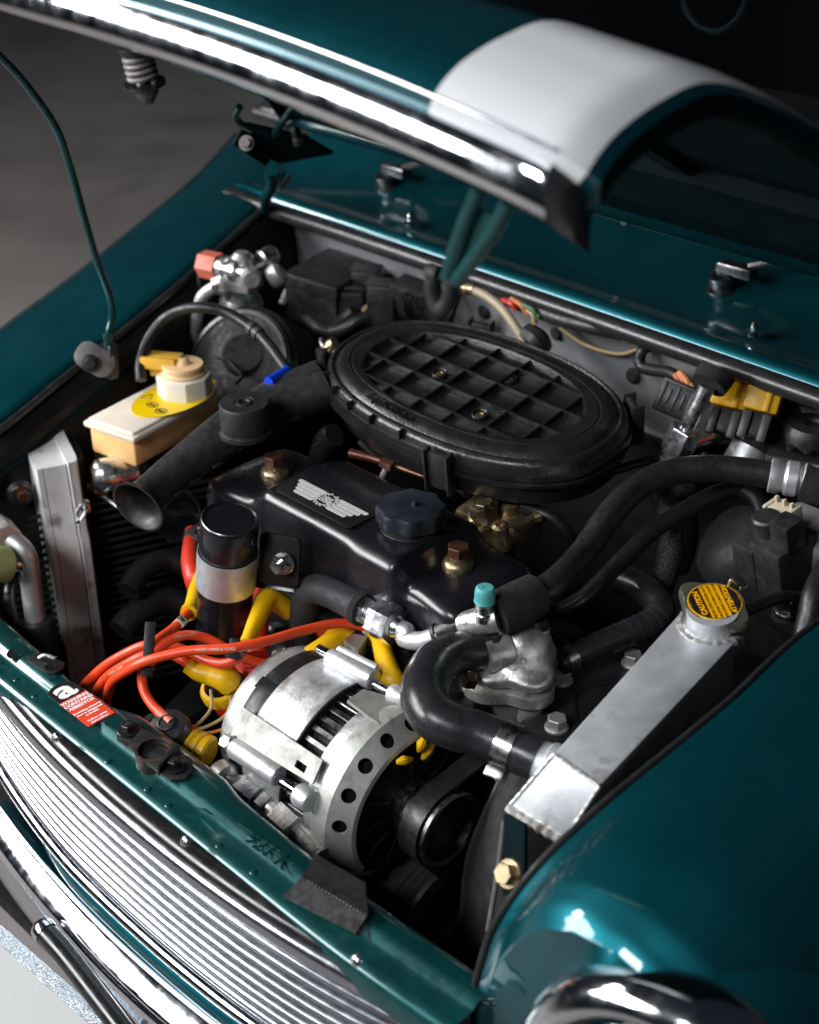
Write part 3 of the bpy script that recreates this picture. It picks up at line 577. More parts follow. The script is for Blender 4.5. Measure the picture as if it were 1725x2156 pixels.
# ================================================================== engine mass
eng = thing('engine_block', 'black engine head and block below the rocker cover', 'engine', (0.0, 0.02, -0.45))
obj('cylinder_head', box(0.42, 0.16, 0.075, 0.008, T(-0.015, 0.02, -0.125)), 'dark_metal', eng)
obj('block', box(0.44, 0.15, 0.26, 0.01, T(-0.015, 0.055, -0.29)), 'dark_metal', eng)
obj('timing_cover', box(0.05, 0.17, 0.25, 0.015, T(0.225, 0.05, -0.26)), 'black_satin', eng)
for x in (-0.15, -0.06, 0.03, 0.12):
    obj('spark_plug', join(lathe([(0.010, 0), (0.010, 0.014), (0.006, 0.016), (0.006, 0.03)], 6, frame((x, -0.066, -0.135), (0, -1, 0.25)))), 'steel', eng)
for x in (-0.2, -0.1, 0.0, 0.1, 0.18):
    obj('head_stud', hexbolt((x, -0.046, -0.089), (0, 0, 1), 0.0085, 0.008, 0.011, 0.002), 'dark_steel', eng)
# carrier plate under the radiator hose
obj('mount_plate', prism([tuple(P(u, v, -0.10).xy) for u, v in ((1130, 1480), (1180, 1420), (1290, 1345), (1400, 1330), (1380, 1400), (1250, 1560), (1150, 1580), (1060, 1560))], -0.115, -0.10, 0.002), 'black_satin', eng)
obj('plate_seam', tube([P(1215, 1520, -0.0995), P(1213, 1480, -0.0995), P(1222, 1455, -0.0995), P(1280, 1440, -0.0995)], 0.0015, 6, 5), 'bay_black', eng)
for u, v in ((1182, 1428), (1172, 1527), (1332, 1392)):
    obj('flange_bolt', hexbolt(P(u, v+6, -0.0995), (0, 0, 1), 0.0088, 0.009, 0.0105, 0.003), 'zinc', eng)
# ================================================================== rocker cover
rc = thing('rocker_cover', 'glossy black rocker cover with winged badge', 'rocker cover', (0, 0, -0.085))
def sm(a, b, x): t = max(0, min(1, (x-a)/(b-a))); return t*t*(3-2*t)
rings = []
xs = [-0.197, -0.195, -0.190, -0.180, -0.165, -0.145, -0.125, -0.110, -0.100, -0.094, -0.088, -0.080, -0.06, -0.03, 0.0, 0.025, 0.035, 0.045, 0.055, 0.075, 0.085, 0.093, 0.098, 0.103, 0.108, 0.114, 0.122, 0.135, 0.15, 0.165, 0.175, 0.180, 0.182]
for x in xs:
    hump = sm(-0.108, -0.086, x)*(1-sm(0.092, 0.106, x))
    e = min(sm(-0.199, -0.170, x), 1-sm(0.158, 0.184, x)); e = e**0.5
    top = lerp(-0.0095, 0.0115, hump)
    bulge = sm(0.025, 0.045, x)*(1-sm(0.088, 0.104, x))
    wf = 0.058+0.004*bulge-0.006*(1-hump)*sm(-0.15, -0.10, x)*(1-sm(0.10, 0.15, x)); wb = 0.058
    wf *= 0.62+0.38*e; wb *= 0.62+0.38*e
    bot = -0.085; top = lerp(-0.05, top, 0.35+0.65*e)
    slope = 0.010+0.004*bulge; rad = 0.0125+0.004*bulge
    ring = [Vector((x, -wf-0.004, bot))]
    ring += [Vector((x, -wf-0.003, lerp(bot, top-rad, 0.3))), Vector((x, -wf-0.0015, lerp(bot, top-rad, 0.7)))]
    for a in range(0, 91, 15): ring.append(Vector((x, -wf+rad*(1-math.cos(R(a))), top-rad-0.001+rad*math.sin(R(a)))))
    ring += [Vector((x, -wf*0.45, top+0.0006)), Vector((x, 0, top+0.001)), Vector((x, wb*0.35, top+0.0006))]
    rb = 0.018
    for a in range(90, -1, -15): ring.append(Vector((x, wb-rb*(1-math.cos(R(a))), top-0.004*hump-rb+rb*math.sin(R(a)))))
    ring += [Vector((x, wb+0.0015, lerp(bot, top-rb, 0.6))), Vector((x, wb+0.004, bot))]
    rings.append(ring)
body = obj('cover', loft(rings, True), 'black_paint', rc, 60)
md = body.modifiers.new('s', 'SUBSURF'); md.levels = 1; md.render_levels = 2
obj('base_flange', prism(rrect(0.395, 0.136, 0.03), -0.092, -0.084, 0.002, T(-0.008, 0, 0)), 'black_paint', rc)
for x, y in ((-0.131, -0.004), (0.118, 0.0)):
    b_ = obj('cup_washer', lathe([(0.0145, -0.021), (0.0150, -0.012), (0.0150, -0.006), (0.0136, -0.002), (0.0105, 0.0), (0.0100, 0.0035), (0.002, 0.0035)], 32, T(x, y, 0.0)), 'brass', rc)
    obj('cover_bolt', join(prism(ngon(6, 0.0107, 0.25), 0.0045, 0.0135, 0.0008, T(x, y, 0), 1), lathe([(0.0095, 0.002), (0.0095, 0.005)], 24, T(x, y, 0))), 'brown_bolt', b_, 30)
# badge plate: rounded rectangle with wings, wreath and lettering
bz = 0.0134
A_, B_, C_, D_ = P(635, 990, bz), P(589, 1040, bz), P(733, 1113, bz), P(778, 1080, bz)
bc = Vector((-0.026, -0.029, bz)); bx_ = Vector((1, 0, 0))
BM = frame(bc, (0, 0, 1), bx_)
bd = obj('badge_plate', prism(rrect(0.106, 0.040, 0.006), -0.0010, 0.0004, 0.0002, BM), 'black_print', rc, 30)
for sg in (-1, 1):
    for k in range(4):
        L_ = 0.0385-0.0040*k; y = 0.0085-0.0056*k
        x0 = 0.0085+abs(y)*0.1
        obj('wing_bar', prism([(sg*px+sg*(x0+L_/2), py+y) for px, py in rrect(L_, 0.0044, 0.002, 3)], 0.0004, 0.0008, 0, BM), 'silver_print', bd, 0)
obj('wreath_ground', prism(ngon(36, 0.0120), 0.0004, 0.0009, 0, BM), 'black_print', bd, 0)
for k in range(30):
    a = R(-255+330*k/29+0); rr = 0.0098 if k % 2 else 0.0115
    LM2 = BM @ T(rr*math.cos(a), rr*math.sin(a), 0.0009) @ Matrix.Rotation(a+math.pi/2+(0.6 if k % 2 else -0.6), 4, 'Z')
    obj('wreath_leaf', prism([(0.0019*math.cos(t), 0.00085*math.sin(t)) for t in [R(45*i) for i in range(8)]], 0, 0.0003, 0, LM2), 'silver_print', bd, 0)
obj('lettering', text('MINI', 0.0058, BM @ T(0, 0.0026, 0.0011), 0.0002, 0.0003, 1.05), 'silver_print', bd, 0)
obj('lettering', text('COOPER', 0.0062, BM @ T(0, -0.0026, 0.0011), 0.0002, 0.0003, 0.82), 'silver_print', bd, 0)
# oil filler cap
oc = thing('oil_filler_cap', 'scalloped black oil filler cap on the rocker cover', 'cap', (0.055, -0.002, 0.012))
ocx, ocy = P(866, 1062, 0.034).xy
OM = T(ocx, ocy, 0.0)
def scal(r, a, n=8): return [((r+a*math.cos(n*t))*math.cos(t), (r+a*math.cos(n*t))*math.sin(t)) for t in [2*math.pi*i/96 for i in range(96)]]
rings = [[(x, y, z) for x, y in scal(r, a)] for r, a, z in ((0.0275, 0.0006, 0.0165), (0.0302, 0.0016, 0.0175), (0.0310, 0.0017, 0.0200), (0.0310, 0.0017, 0.0305), (0.0300, 0.0015, 0.0330), (0.0280, 0.0010, 0.0338), (0.012, 0.0, 0.0345), (0.002, 0.0, 0.0345))]
obj('cap_top', tf(loft(rings, True), OM), 'cap_plastic', oc)
obj('cap_neck', lathe([(0.0305, 0.009), (0.029, 0.0125), (0.0265, 0.0135), (0.0265, 0.0155), (0.028, 0.016), (0.028, 0.018)], 48, OM), 'rubber', oc)
obj('cap_pip', lathe([(0.0035, 0.0342), (0.0034, 0.037), (0.002, 0.038)], 14, OM @ T(0.003, 0.002, 0)), 'cap_plastic', oc)
# ================================================================== air cleaner
ac = thing('air_cleaner', 'large oval black air cleaner with ribbed lid behind the rocker cover', 'air cleaner', (-0.012, 0.158, 0.02))
AM = T(-0.017, 0.160, 0.070) @ Matrix.Rotation(R(1.47), 4, 'Z') @ Matrix.Rotation(R(1.44), 4, 'Y') @ Matrix.Rotation(R(8.3), 4, 'X')
AA, AB = 0.170, 0.0985
def iv(d, z, n=96): return [(x, y, z) for x, y in sell(0.128+d, 0.0675+d, n, 2.3)]
def ov(d, z, n=96): return [(x, y, z) for x, y in sell(AA+d, AB+d, n, 2.3)]
obj('case', tf(loft([ov(-0.05, -0.060), ov(-0.02, -0.056), ov(-0.004, -0.046), ov(0.000, -0.030), ov(0.0015, -0.022), ov(0.007, -0.021), ov(0.0075, -0.017), ov(0.002, -0.016)], True), AM), 'lid_plastic', ac)
lid = obj('lid', tf(loft([ov(0.0045, -0.0155), ov(0.006, -0.014), ov(0.006, -0.009), ov(0.003, -0.0085), ov(0.0015, 0.0), ov(-0.001, 0.003), ov(-0.004, 0.0042), ov(-0.006, 0.0025), ov(-0.008, 0.0025), ov(-0.012, 0.0060), ov(-0.016, 0.0076), ov(-0.022, 0.0080), ov(-0.024, 0.0070), ov(-0.0255, 0.0078), *[iv(d, z) for d, z in ((0.0022, 0.0072), (0.0, 0.003), (-0.001, 0.0005), (-0.05, 0.0))]], True, False, True), AM), 'lid_plastic', ac, 30)
IA, IB = 0.1285, 0.068
def inx(y): return IA*(max(0, 1-abs(y/IB)**2.3))**(1/2.3)
def iny(x): return IB*(max(0, 1-abs(x/IA)**2.3))**(1/2.3)
for y in (-0.0495, -0.0165, 0.0165, 0.0495):
    h = inx(y); obj('rib', box(2*h+0.002, 0.0022, 0.0076, 0.0004, AM @ T(0, y, 0.0030)), 'lid_plastic', lid, 30)
for k in range(6):
    x = -0.104+0.0415*k; h = iny(x); obj('rib', box(0.0022, 2*h+0.002, 0.0072, 0.0004, AM @ T(x, 0, 0.0028)), 'lid_plastic', lid, 30)
for x, y in ((-0.052, 0.0), (0.031, -0.033), (0.012, 0.033)):
    sc_ = obj('screw_well', lathe([(0.0085, 0.0005), (0.0085, 0.003), (0.0072, 0.004), (0.0062, 0.003), (0.0062, 0.0006)], 22, AM @ T(x+0.01, y, 0), False), 'lid_plastic', lid)
    obj('screw', lathe([(0.0050, 0.0004), (0.0050, 0.0022), (0.0030, 0.0028), (0.0025, 0.0018)], 16, AM @ T(x+0.01, y, 0)), 'brass', sc_)
obj('lettering', text('Injection', 0.0155, AM @ T(-0.034, -0.0815, 0.0086) @ Matrix.Rotation(R(-6), 4, 'Z'), 0.0008, 0.0, 1.25, 0.2), 'lid_plastic', lid, 0)
obj('lettering', text('1.3i', 0.011, AM @ T(-0.118, -0.043, 0.0086) @ Matrix.Rotation(R(-40), 4, 'Z'), 0.0006, 0.0, 1.1, 0.2), 'lid_plastic', lid, 0)
for t in (-140, -126, -113, -101, -90):
    x, y = sell(AA+0.003, AB+0.003, 360, 2.3)[t % 360]; 
    obj('edge_fin', box(0.0025, 0.008, 0.010, 0.0006, AM @ T(x, y, 0.0005) @ Matrix.Rotation(math.atan2(y*AA, x*AB)-math.pi/2, 4, 'Z')), 'lid_plastic', lid)
for t, wd in ((-76, 0.030), (-158, 0.030), (38, 0.03), (112, 0.03)):
    x, y = sell(AA+0.006, AB+0.006, 360, 2.3)[t % 360]; a = math.atan2(y/AB**2, x/AA**2)
    CM = AM @ T(x, y, -0.010) @ Matrix.Rotation(a, 4, 'Z')
    cl = obj('clip', box(0.007, wd*0.8, 0.040, 0.002, CM @ T(0.004, 0, -0.008)), 'black_plastic', ac)
    for sg in (-1, 1): obj('clip_wing', box(0.013, 0.0028, 0.044, 0.0008, CM @ T(0.005, sg*wd*0.42, -0.008)), 'black_plastic', cl)
# snorkel
sn = thing('intake_snorkel', 'black trumpet shaped air intake snorkel beside the fluid reservoir', 'snorkel', P(288, 1069, -0.03))
SP = smooth_path([P(290, 1068, -0.009), P(316, 1042, -0.005), P(360, 1003, 0.002), P(425, 952, 0.014), P(505, 893, 0.028), P(590, 845, 0.038), P(680, 812, 0.047)], 6)
fr = frames(SP); n = len(SP)
RW = [(0, 0.0292), (0.02, 0.0288), (0.06, 0.0245), (0.12, 0.0205), (0.25, 0.0200), (0.5, 0.0235), (0.75, 0.0285), (1, 0.033)]
def srings(off):
    o = []
    for i, p in enumerate(SP):
        r = interp(RW, i/(n-1))[0]-off; x, y, _ = fr[i]; hgt = lerp(1.0, 0.75, min(1, i/(n-1)*1.4))
        o.append([p+x*math.sin(a)*r*hgt+y*math.cos(a)*r for a in [2*math.pi*j/32 for j in range(32)]])
    return o
o_, i_ = srings(0.0), srings(0.0022)
obj('trumpet', loft(list(reversed(i_[:14]))+o_, True, True, True), 'black_plastic', sn, 60)
for k in (10, 14, 18, 22, 26, 30):
    x, y, t = fr[k]; r = interp(RW, k/(n-1))[0]
    sd = y if y.dot(CAM-SP[k]) > 0 else -y
    obj('seam_tab', box(0.004, 0.013, 0.003, 0.0006, frame(SP[k]+sd*(r+0.001)-Vector((0, 0, 0.004)), (0, 0, 1), sd)), 'black_plastic', sn)
kc = P(514, 846, 0.066)
KM = frame(kc, (0.02, -0.04, 1))
kn = obj('valve_cap', lathe([(0.028, -0.034), (0.0275, -0.0300), (0.0250, -0.0285), (0.0250, -0.0020), (0.0238, 0.0), (0.0105, 0.0), (0.0100, -0.0010), (0.0090, -0.001), (0.0085, 0.0006), (0.0055, 0.0008), (0.0045, -0.0012), (0.001, -0.0012)], 40, KM), 'black_plastic', sn)
# ================================================================== brake fluid reservoir
br = thing('fluid_reservoir', 'milky brake fluid reservoir with yellow label and amber plug', 'reservoir', P(300, 905, -0.05))
rz0 = 0.0
q0, q1, q2 = P(190, 872, rz0), P(280, 918, rz0), P(469, 817, rz0)
ey = (q2-q1).normalized(); ex_ = (q1-q0); ex_ = (ex_-ey*ex_.dot(ey)).normalized()
LW, LY = (q1-q0).length*0.98, (q2-q1).length
RM = frame(q1-ex_*LW/2+ey*LY/2, (0, 0, 1), ex_)
obj('tank', box(LW-0.008, LY-0.008, 0.034, 0.004, RM @ T(0, 0, -0.024)), 'fluid_tank', br)
ld = obj('lid', join(box(LW+0.001, LY, 0.007, 0.0025, RM @ T(0, 0, -0.0065)), box(LW-0.007, LY-0.007, 0.008, 0.003, RM @ T(0, 0, -0.003))), 'milky_lid', br)
cc = P(388, 800, 0.016); cl_ = RM.inverted() @ cc
ccx, ccy = cl_.x, cl_.y
obj('label_disc', prism([(ccx-0.004+0.0345*math.cos(t)+0.003, ccy+0.058*math.sin(t)-0.016) for t in [2*math.pi*i/48 for i in range(48)]], 0.0014, 0.0022, 0, RM), 'yellow_print', br, 0)
lx, ly = ccx-0.030, ccy-0.022
def tri(cx, cy, s, z, w_): 
    pts = [(cx, cy+s), (cx-s*0.9, cy-s*0.6), (cx+s*0.9, cy-s*0.6), (cx, cy+s)]
    return tube([RM @ Vector((a, b, z)) for a, b in pts], w_, 6, 1)
obj('warning_symbol', tri(ccx-0.024, ccy-0.034, 0.0075, 0.0023, 0.0005), 'black_print', br, 0)
for dx, dy in ((-0.006, -0.046), (0.012, -0.052)):
    obj('warning_symbol', join(tube([RM @ Vector((ccx+dx+0.0065*math.cos(R(a)), ccy+dy+0.0055*math.sin(R(a)), 0.0023)) for a in range(0, 361, 30)], 0.0006, 6, 2), prism([(ccx+dx+0.004*math.cos(R(a)), ccy+dy+0.002*math.sin(R(a*2))) for a in range(0, 360, 30)], 0.0022, 0.0026, 0, RM)), 'black_print', br, 0)
NM = RM @ T(ccx, ccy, 0)
obj('neck_collar', prism([(r*math.cos(2*math.pi*i/16), r*math.sin(2*math.pi*i/16)) for i, r in enumerate([0.0305, 0.0292]*8)], 0.002, 0.024, 0.002, NM), 'milky_cap', br, 30)
obj('cap_disc', lathe([(0.0235, 0.0235), (0.0245, 0.0265), (0.0225, 0.0275), (0.0215, 0.029), (0.0225, 0.0305), (0.0230, 0.0335), (0.0220, 0.036), (0.0110, 0.0365), (0.0100, 0.0355), (0.0085, 0.0365), (0.007, 0.0395), (0.004, 0.041), (0.001, 0.0412)], 40, NM), 'peach_cap', br)
pv = P(347, 757, 0.036)
pg = obj('level_plug', join(box(0.038, 0.024, 0.010, 0.002, frame(pv, (0, 0, 1), (0.8, 0.55, 0))), box(0.032, 0.016, 0.016, 0.002, frame(pv-Vector((0, 0, 0.010)), (0, 0, 1), (0.8, 0.55, 0))), box(0.040, 0.006, 0.013, 0.001, frame(pv+Vector((0.004, -0.012, 0)), (0, 0, 1), (0.8, 0.55, 0)))), 'amber_plug', br)
# master cylinder below it
mc = thing('master_cylinder', 'zinc plated master cylinder below the fluid reservoir', 'cylinder', P(240, 1010, -0.10))
m0, m1 = P(205, 1003, -0.055), P(272, 990, -0.055)
dm = (m1-m0).normalized()
obj('barrel', lathe([(0.010, -0.006), (0.017, 0.0), (0.0185, 0.006), (0.0185, 0.026), (0.0165, 0.030), (0.0165, 0.042), (0.011, 0.046)], 32, frame(m0, dm)), 'bright_alloy', mc)
obj('union_nut', join(prism(ngon(6, 0.0085), 0.040, 0.056, 0.001, frame(m0, dm)), lathe([(0.012, 0.036), (0.012, 0.042)], 20, frame(m0, dm))), 'dark_steel', mc)
obj('base_pad', box(0.05, 0.05, 0.03, 0.006, frame(P(262, 975, -0.06), (0, 0, 1))), 'dark_metal', mc)
obj('brake_pipe', tube([P(202, 1035, -0.075), P(225, 1050, -0.078), P(262, 1075, -0.082), P(300, 1092, -0.085)], 0.0032, 10, 5), 'steel', mc)
for u, v in ((202, 1026), (226, 1034)):
    obj('bleed_screw', hexbolt(P(u, v, -0.072), (-0.3, -0.7, 0.2), 0.0055, 0.01), 'brown_bolt', mc)
# ================================================================== brake servo, its hose and the air drier behind
H1 = lambda x, y: (157.9+x*0.30515, 500+y*0.30515)
sv = thing('brake_servo', 'round black brake servo drum behind the fluid reservoir', 'servo', P(520, 760, -0.08))
so = P(505, 775, -0.01); sdir = Vector((0.15, -0.62, 0.42)).normalized()
obj('drum', lathe([(0.074, -0.07), (0.076, -0.012), (0.0755, -0.004), (0.071, 0.0), (0.070, 0.004), (0.064, 0.006), (0.058, 0.005), (0.05, 0.009), (0.03, 0.014), (0.002, 0.015)], 64, frame(so, sdir)), 'shield_black', sv)
obj('pressed_ring', lathe([(0.0665, 0.004), (0.0675, 0.0075), (0.0635, 0.0078), (0.0625, 0.004)], 64, frame(so, sdir), False), 'black_paint', sv)
obj('stub', lathe([(0.026, 0.010), (0.025, 0.018), (0.022, 0.022), (0.002, 0.022)], 30, frame(so+Vector((0.005, 0.005, 0.01)), Vector((0.5, -0.5, 0.75)))), 'black_satin', sv)
obj('chipped_edge', tube([P(*H1(980, 830), 0.012), P(*H1(1050, 850), 0.012), P(*H1(1110, 910), 0.012), P(*H1(1150, 960), 0.010), P(*H1(1110, 1010), 0.006)], 0.0022, 6, 4), 'dark_steel', sv)
vh = thing('vacuum_hose', 'arched black vacuum hose with a pale sheen over the servo', 'hose', P(300, 790, 0.0))
VP_ = [P(*H1(455, 985), 0.02), P(*H1(455, 860), 0.035), P(*H1(510, 700), 0.055), P(*H1(620, 560), 0.075), P(*H1(760, 495), 0.09), P(*H1(900, 485), 0.095), P(*H1(1060, 525), 0.09), P(*H1(1235, 635), 0.08), P(*H1(1340, 745), 0.07), P(*H1(1440, 880), 0.06), P(*H1(1480, 925), 0.055)]
obj('hose', tube(VP_, 0.0062, 14, 8), 'rubber', vh)
for s in (0.69, 0.72): 
    p, d = along(VP_, s); obj('tie_band', lathe([(0.0075, -0.003), (0.0075, 0.003)], 18, frame(p, d)), 'lead_grey', vh)
bc_ = thing('blue_clip', 'bright blue plastic clip on the snorkel', 'clip', P(*H1(1400, 960), 0.045))
b0, b1 = P(*H1(1335, 1000), 0.06), P(*H1(1470, 920), 0.06)
obj('sleeve', tube([b0, b0.lerp(b1, 0.5), b1], 0.0058, 14, 3), 'blue_clip', bc_)
obj('end_stub', tube([b0+Vector((0, 0, -0.002)), P(*H1(1355, 1022), 0.055)], 0.004, 10, 1), 'blue_clip', bc_)
ad = thing('receiver_drier', 'silver drier canister with pipe unions on the far inner wing', 'canister', P(500, 690, -0.08))
ao = P(*H1(1120, 640), 0.0)+Vector((0, 0.0, -0.03)); atop = P(*H1(1155, 330), 0.065)
da = (atop-ao).normalized()
AL = (atop-ao).length
obj('canister', lathe([(0.024, 0), (0.026, 0.006), (0.026, AL*0.45), (0.0245, AL*0.50), (0.0245, AL*0.54), (0.026, AL*0.58), (0.026, AL*0.75), (0.022, AL*0.85), (0.012, AL*0.88)], 40, frame(ao, da)), 'bright_alloy', ad)
obj('manifold', join(box(0.044, 0.036, 0.03, 0.005, frame(P(*H1(1140, 270), 0.08), (0, 0, 1), (0.9, 0.3, 0))), lathe([(0.014, 0), (0.014, 0.014), (0.008, 0.02)], 20, frame(P(*H1(1160, 215), 0.09), (0, 0, 1)))), 'cast_alloy', ad)
u0, u1 = P(*H1(1000, 205), 0.09), P(*H1(1140, 235), 0.09); du = (u1-u0).normalized()
obj('union', join(lathe([(0.013, 0), (0.0145, 0.004), (0.0145, 0.010), (0.011, 0.012), (0.011, 0.018), (0.015, 0.020), (0.015, 0.028), (0.010, 0.03), (0.010, 0.045)], 24, frame(u0, du))), 'bright_alloy', ad)
obj('union', join(lathe([(0.009, 0), (0.009, 0.012), (0.012, 0.014), (0.012, 0.03), (0.008, 0.034)], 20, frame(P(*H1(1225, 190), 0.095), P(*H1(1345, 130), 0.1)-P(*H1(1225, 190), 0.095)))), 'bright_alloy', ad)
obj('union', join(prism(ngon(6, 0.012), 0, 0.012, 0.001, frame(P(*H1(1210, 265), 0.09), (0.75, -0.5, 0.1))), lathe([(0.009, 0.01), (0.009, 0.02)], 20, frame(P(*H1(1210, 265), 0.09), (0.75, -0.5, 0.1)))), 'cast_alloy', ad)
obj('union', join(lathe([(0.012, 0), (0.014, 0.006), (0.014, 0.014), (0.009, 0.018)], 20, frame(P(*H1(1350, 290), 0.08), (0.5, 0.5, 0.5)))), 'zinc', ad)
rp = prism([(r*math.cos(2*math.pi*i/12), r*math.sin(2*math.pi*i/12)) for i, r in enumerate([0.0165, 0.0145]*6)], 0, 0.026, 0.002, frame(u0, -du))
obj('pressure_switch', rp, 'faded_red', ad, 30)
obj('switch_wire', tube([P(*H1(890, 200), 0.085), P(*H1(860, 260), 0.07), P(*H1(865, 370), 0.045)], 0.0028, 8, 5), 'lead_grey', ad)
obj('green_joint', tube([P(*H1(890, 200), 0.086), P(*H1(872, 232), 0.078)], 0.004, 8, 1), 'green_wire', ad)
obj('drier_pipe', tube([P(*H1(1030, 320), 0.075), P(*H1(960, 345), 0.07), P(*H1(895, 390), 0.06), P(*H1(865, 440), 0.05), P(*H1(845, 540), 0.03), P(*H1(825, 680), 0.0), P(*H1(825, 800), -0.03)], 0.0072, 12, 6), 'matt_alloy', ad)
obj('pipe_nut', prism(ngon(6, 0.011), 0, 0.014, 0.001, frame(P(*H1(1035, 318), 0.076), P(*H1(960, 345), 0.07)-P(*H1(1035, 318), 0.076))), 'bright_alloy', ad)
obj('dark_port', lathe([(0.016, 0), (0.016, 0.012), (0.011, 0.014), (0.010, 0.008), (0.001, 0.008)], 24, frame(P(*H1(1290, 600), 0.03), (0.4, -0.7, 0.5))), 'black_satin', ad)
# ================================================================== fuse box and connectors
z3 = lambda x, y: (x/2, 473.8+y/2)
fb = thing('fuse_box', 'flat black fuse box on the bulkhead', 'fuse box', P(690, 600, 0.0))
fz = 0.055
obj('lid', prism([tuple(P(*z3(x, y), fz).xy) for x, y in ((1190, 200), (1385, 92), (1588, 160), (1415, 268))], fz-0.014, fz, 0.002), 'black_satin', fb, 30)
obj('base', prism([tuple((P(*z3(x, y), fz)).xy) for x, y in ((1200, 200), (1385, 100), (1578, 160), (1412, 262))], fz-0.06, fz-0.0145), 'black_satin', fb, 30)
obj('lid_clip', box(0.010, 0.02, 0.014, 0.002, frame(P(*z3(1205, 305), 0.02), (0.5, -0.6, 0.4))), 'cast_alloy', fb)
rel = [((1540, 190), 'leftmost'), ((1590, 245), 'middle'), ((1470, 290), 'lowest')]
for (x, y), wh in (((1545, 195), 'farther of the two upright black connectors beside the fuse box'), ((1610, 255), 'nearer of the two upright black connectors beside the fuse box')):
    p = P(*z3(x, y), 0.06); t_ = thing('connector', 'black connector block, '+wh, 'connector', p-Vector((0, 0, 0.04)), 'connectors beside the fuse box')
    fx = Vector((0.8, 0.5, 0))
    obj('housing', box(0.034, 0.026, 0.05, 0.003, frame(p-Vector((0, 0, 0.022)), (0, 0, 1), fx)), 'black_plastic', t_)
    for k in range(3): obj('lock_rib', box(0.036, 0.005, 0.006, 0.0012, frame(p+Vector((0, 0, 0.004))+Vector((-0.5, 0.8, 0))*0.009*(k-1), (0, 0, 1), fx)), 'black_plastic', t_)
p = P(*z3(1468, 275), 0.045)
t_ = thing('connector_tray', 'low black connector tray in front of the fuse box', 'connector', p-Vector((0, 0, 0.03)))
obj('housing', box(0.042, 0.024, 0.034, 0.003, frame(p-Vector((0, 0, 0.016)), (0, 0, 1), (0.8, 0.5, 0))), 'black_plastic', t_)
obj('tray_bar', box(0.044, 0.010, 0.006, 0.002, frame(p+Vector((0, 0, 0.003)), (0, 0, 1), (0.8, 0.5, 0))), 'black_plastic', t_)  # raised bar in the same black plastic
lm = thing('wire_bundle', 'orange and tan wires dropping from the connectors', 'wires', P(*z3(1600, 430), -0.03))
for (a, b, c_, m_) in (((1620, 285), (1640, 320), (1610, 400), 'orange_wire'), ((1630, 290), (1655, 330), (1625, 410), 'orange_wire'), ((1655, 300), (1668, 340), (1650, 420), 'orange_wire'), ((1540, 345), (1575, 370), (1570, 450), 'tan_wire'), ((1530, 355), (1560, 385), (1525, 460), 'tan_wire'), ((1560, 340), (1595, 370), (1580, 440), 'tan_wire'), ((1490, 360), (1440, 400), (1385, 450), 'black_satin')):
    obj('wire', tube([P(*z3(*a), 0.03), P(*z3(*b), 0.015), P(*z3(*c_), -0.01)], 0.0026 if m_ != 'black_satin' else 0.007, 8, 6), m_, lm)
ub = thing('hose_union', 'small brass hose union left of the air cleaner', 'union', P(690, 735, 0.0))
obj('union_body', join(lathe([(0.006, 0), (0.006, 0.012), (0.009, 0.013), (0.009, 0.02), (0.005, 0.022)], 16, frame(P(680, 740, 0.01), (0.6, 0.3, 0.5))), lathe([(0.007, 0), (0.007, 0.012)], 6, frame(P(692, 732, 0.015), (0.8, 0.2, 0)))), 'brass', ub)
obj('union_elbow', tube([P(678, 715, 0.02), P(682, 730, 0.015), P(700, 738, 0.01), P(715, 728, 0.02)], 0.004, 10, 4), 'steel', ub)
# ================================================================== things on the bulkhead
z4 = lambda x, y: (861.7+x/2, 526.4+y/2)
ch = thing('cream_pipe', 'cream pipe with brass end running down behind the air cleaner', 'pipe', PY(*z4(480, 375), 0.33))
CP = [PY(*z4(265, 165), 0.335), PY(*z4(320, 190), 0.332), PY(*z4(385, 240), 0.328), PY(*z4(440, 310), 0.325), PY(*z4(490, 390), 0.322)]
obj('pipe', tube(CP, 0.0052, 12, 6), 'cream_hose', ch)
obj('brass_end', lathe([(0.008, 0), (0.008, 0.010), (0.0065, 0.012), (0.0065, 0.02)], 16, frame(PY(*z4(228, 155), 0.336), CP[0]-PY(*z4(228, 155), 0.336))), 'brass', ch)
pt = thing('heater_valve', 'grey slotted valve body behind the safety catch', 'valve', P(880, 640, 0.04))
obj('body', box(0.06, 0.03, 0.045, 0.004, frame(P(880, 632, 0.05), (0, -0.3, 1), (1, 0, 0))), 'dark_metal', pt)
for k in range(6): obj('fin', box(0.003, 0.034, 0.036, 0.0006, frame(P(872+k*8, 632+k*3, 0.052), (0, -0.3, 1), (1, 0, 0))), 'dark_steel', pt)
obj('stay', box(0.006, 0.003, 0.05, 0.001, frame(P(958, 650, 0.03), (0.3, 0, 1))), 'dark_steel', pt)
wl = thing('wiring_loom', 'taped wiring loom with red and green ends along the bulkhead', 'wiring loom', PY(1150, 650, 0.35))
obj('loom', tube([PY(*z4(420, 205), 0.34), PY(*z4(520, 245), 0.338), PY(*z4(640, 290), 0.336), PY(*z4(760, 320), 0.337), PY(*z4(900, 350), 0.345)], 0.0085, 12, 5), 'black_satin', wl)
for k, (a, b, c_, m_) in enumerate((((395, 210), (430, 225), (450, 250), 'red_plastic'), ((430, 205), (470, 230), (500, 270), 'orange_wire'), ((470, 225), (520, 250), (545, 290), 'green_wire'), ((480, 240), (520, 270), (530, 310), 'tan_wire'), ((450, 215), (500, 240), (550, 280), 'green_wire'), ((500, 350), (545, 380), (560, 420), 'black_satin'))):
    obj('wire', tube([PY(*z4(*a), 0.330), PY(*z4(*b), 0.326), PY(*z4(*c_), 0.328)], 0.003 if k < 5 else 0.012, 8, 5), m_, wl)
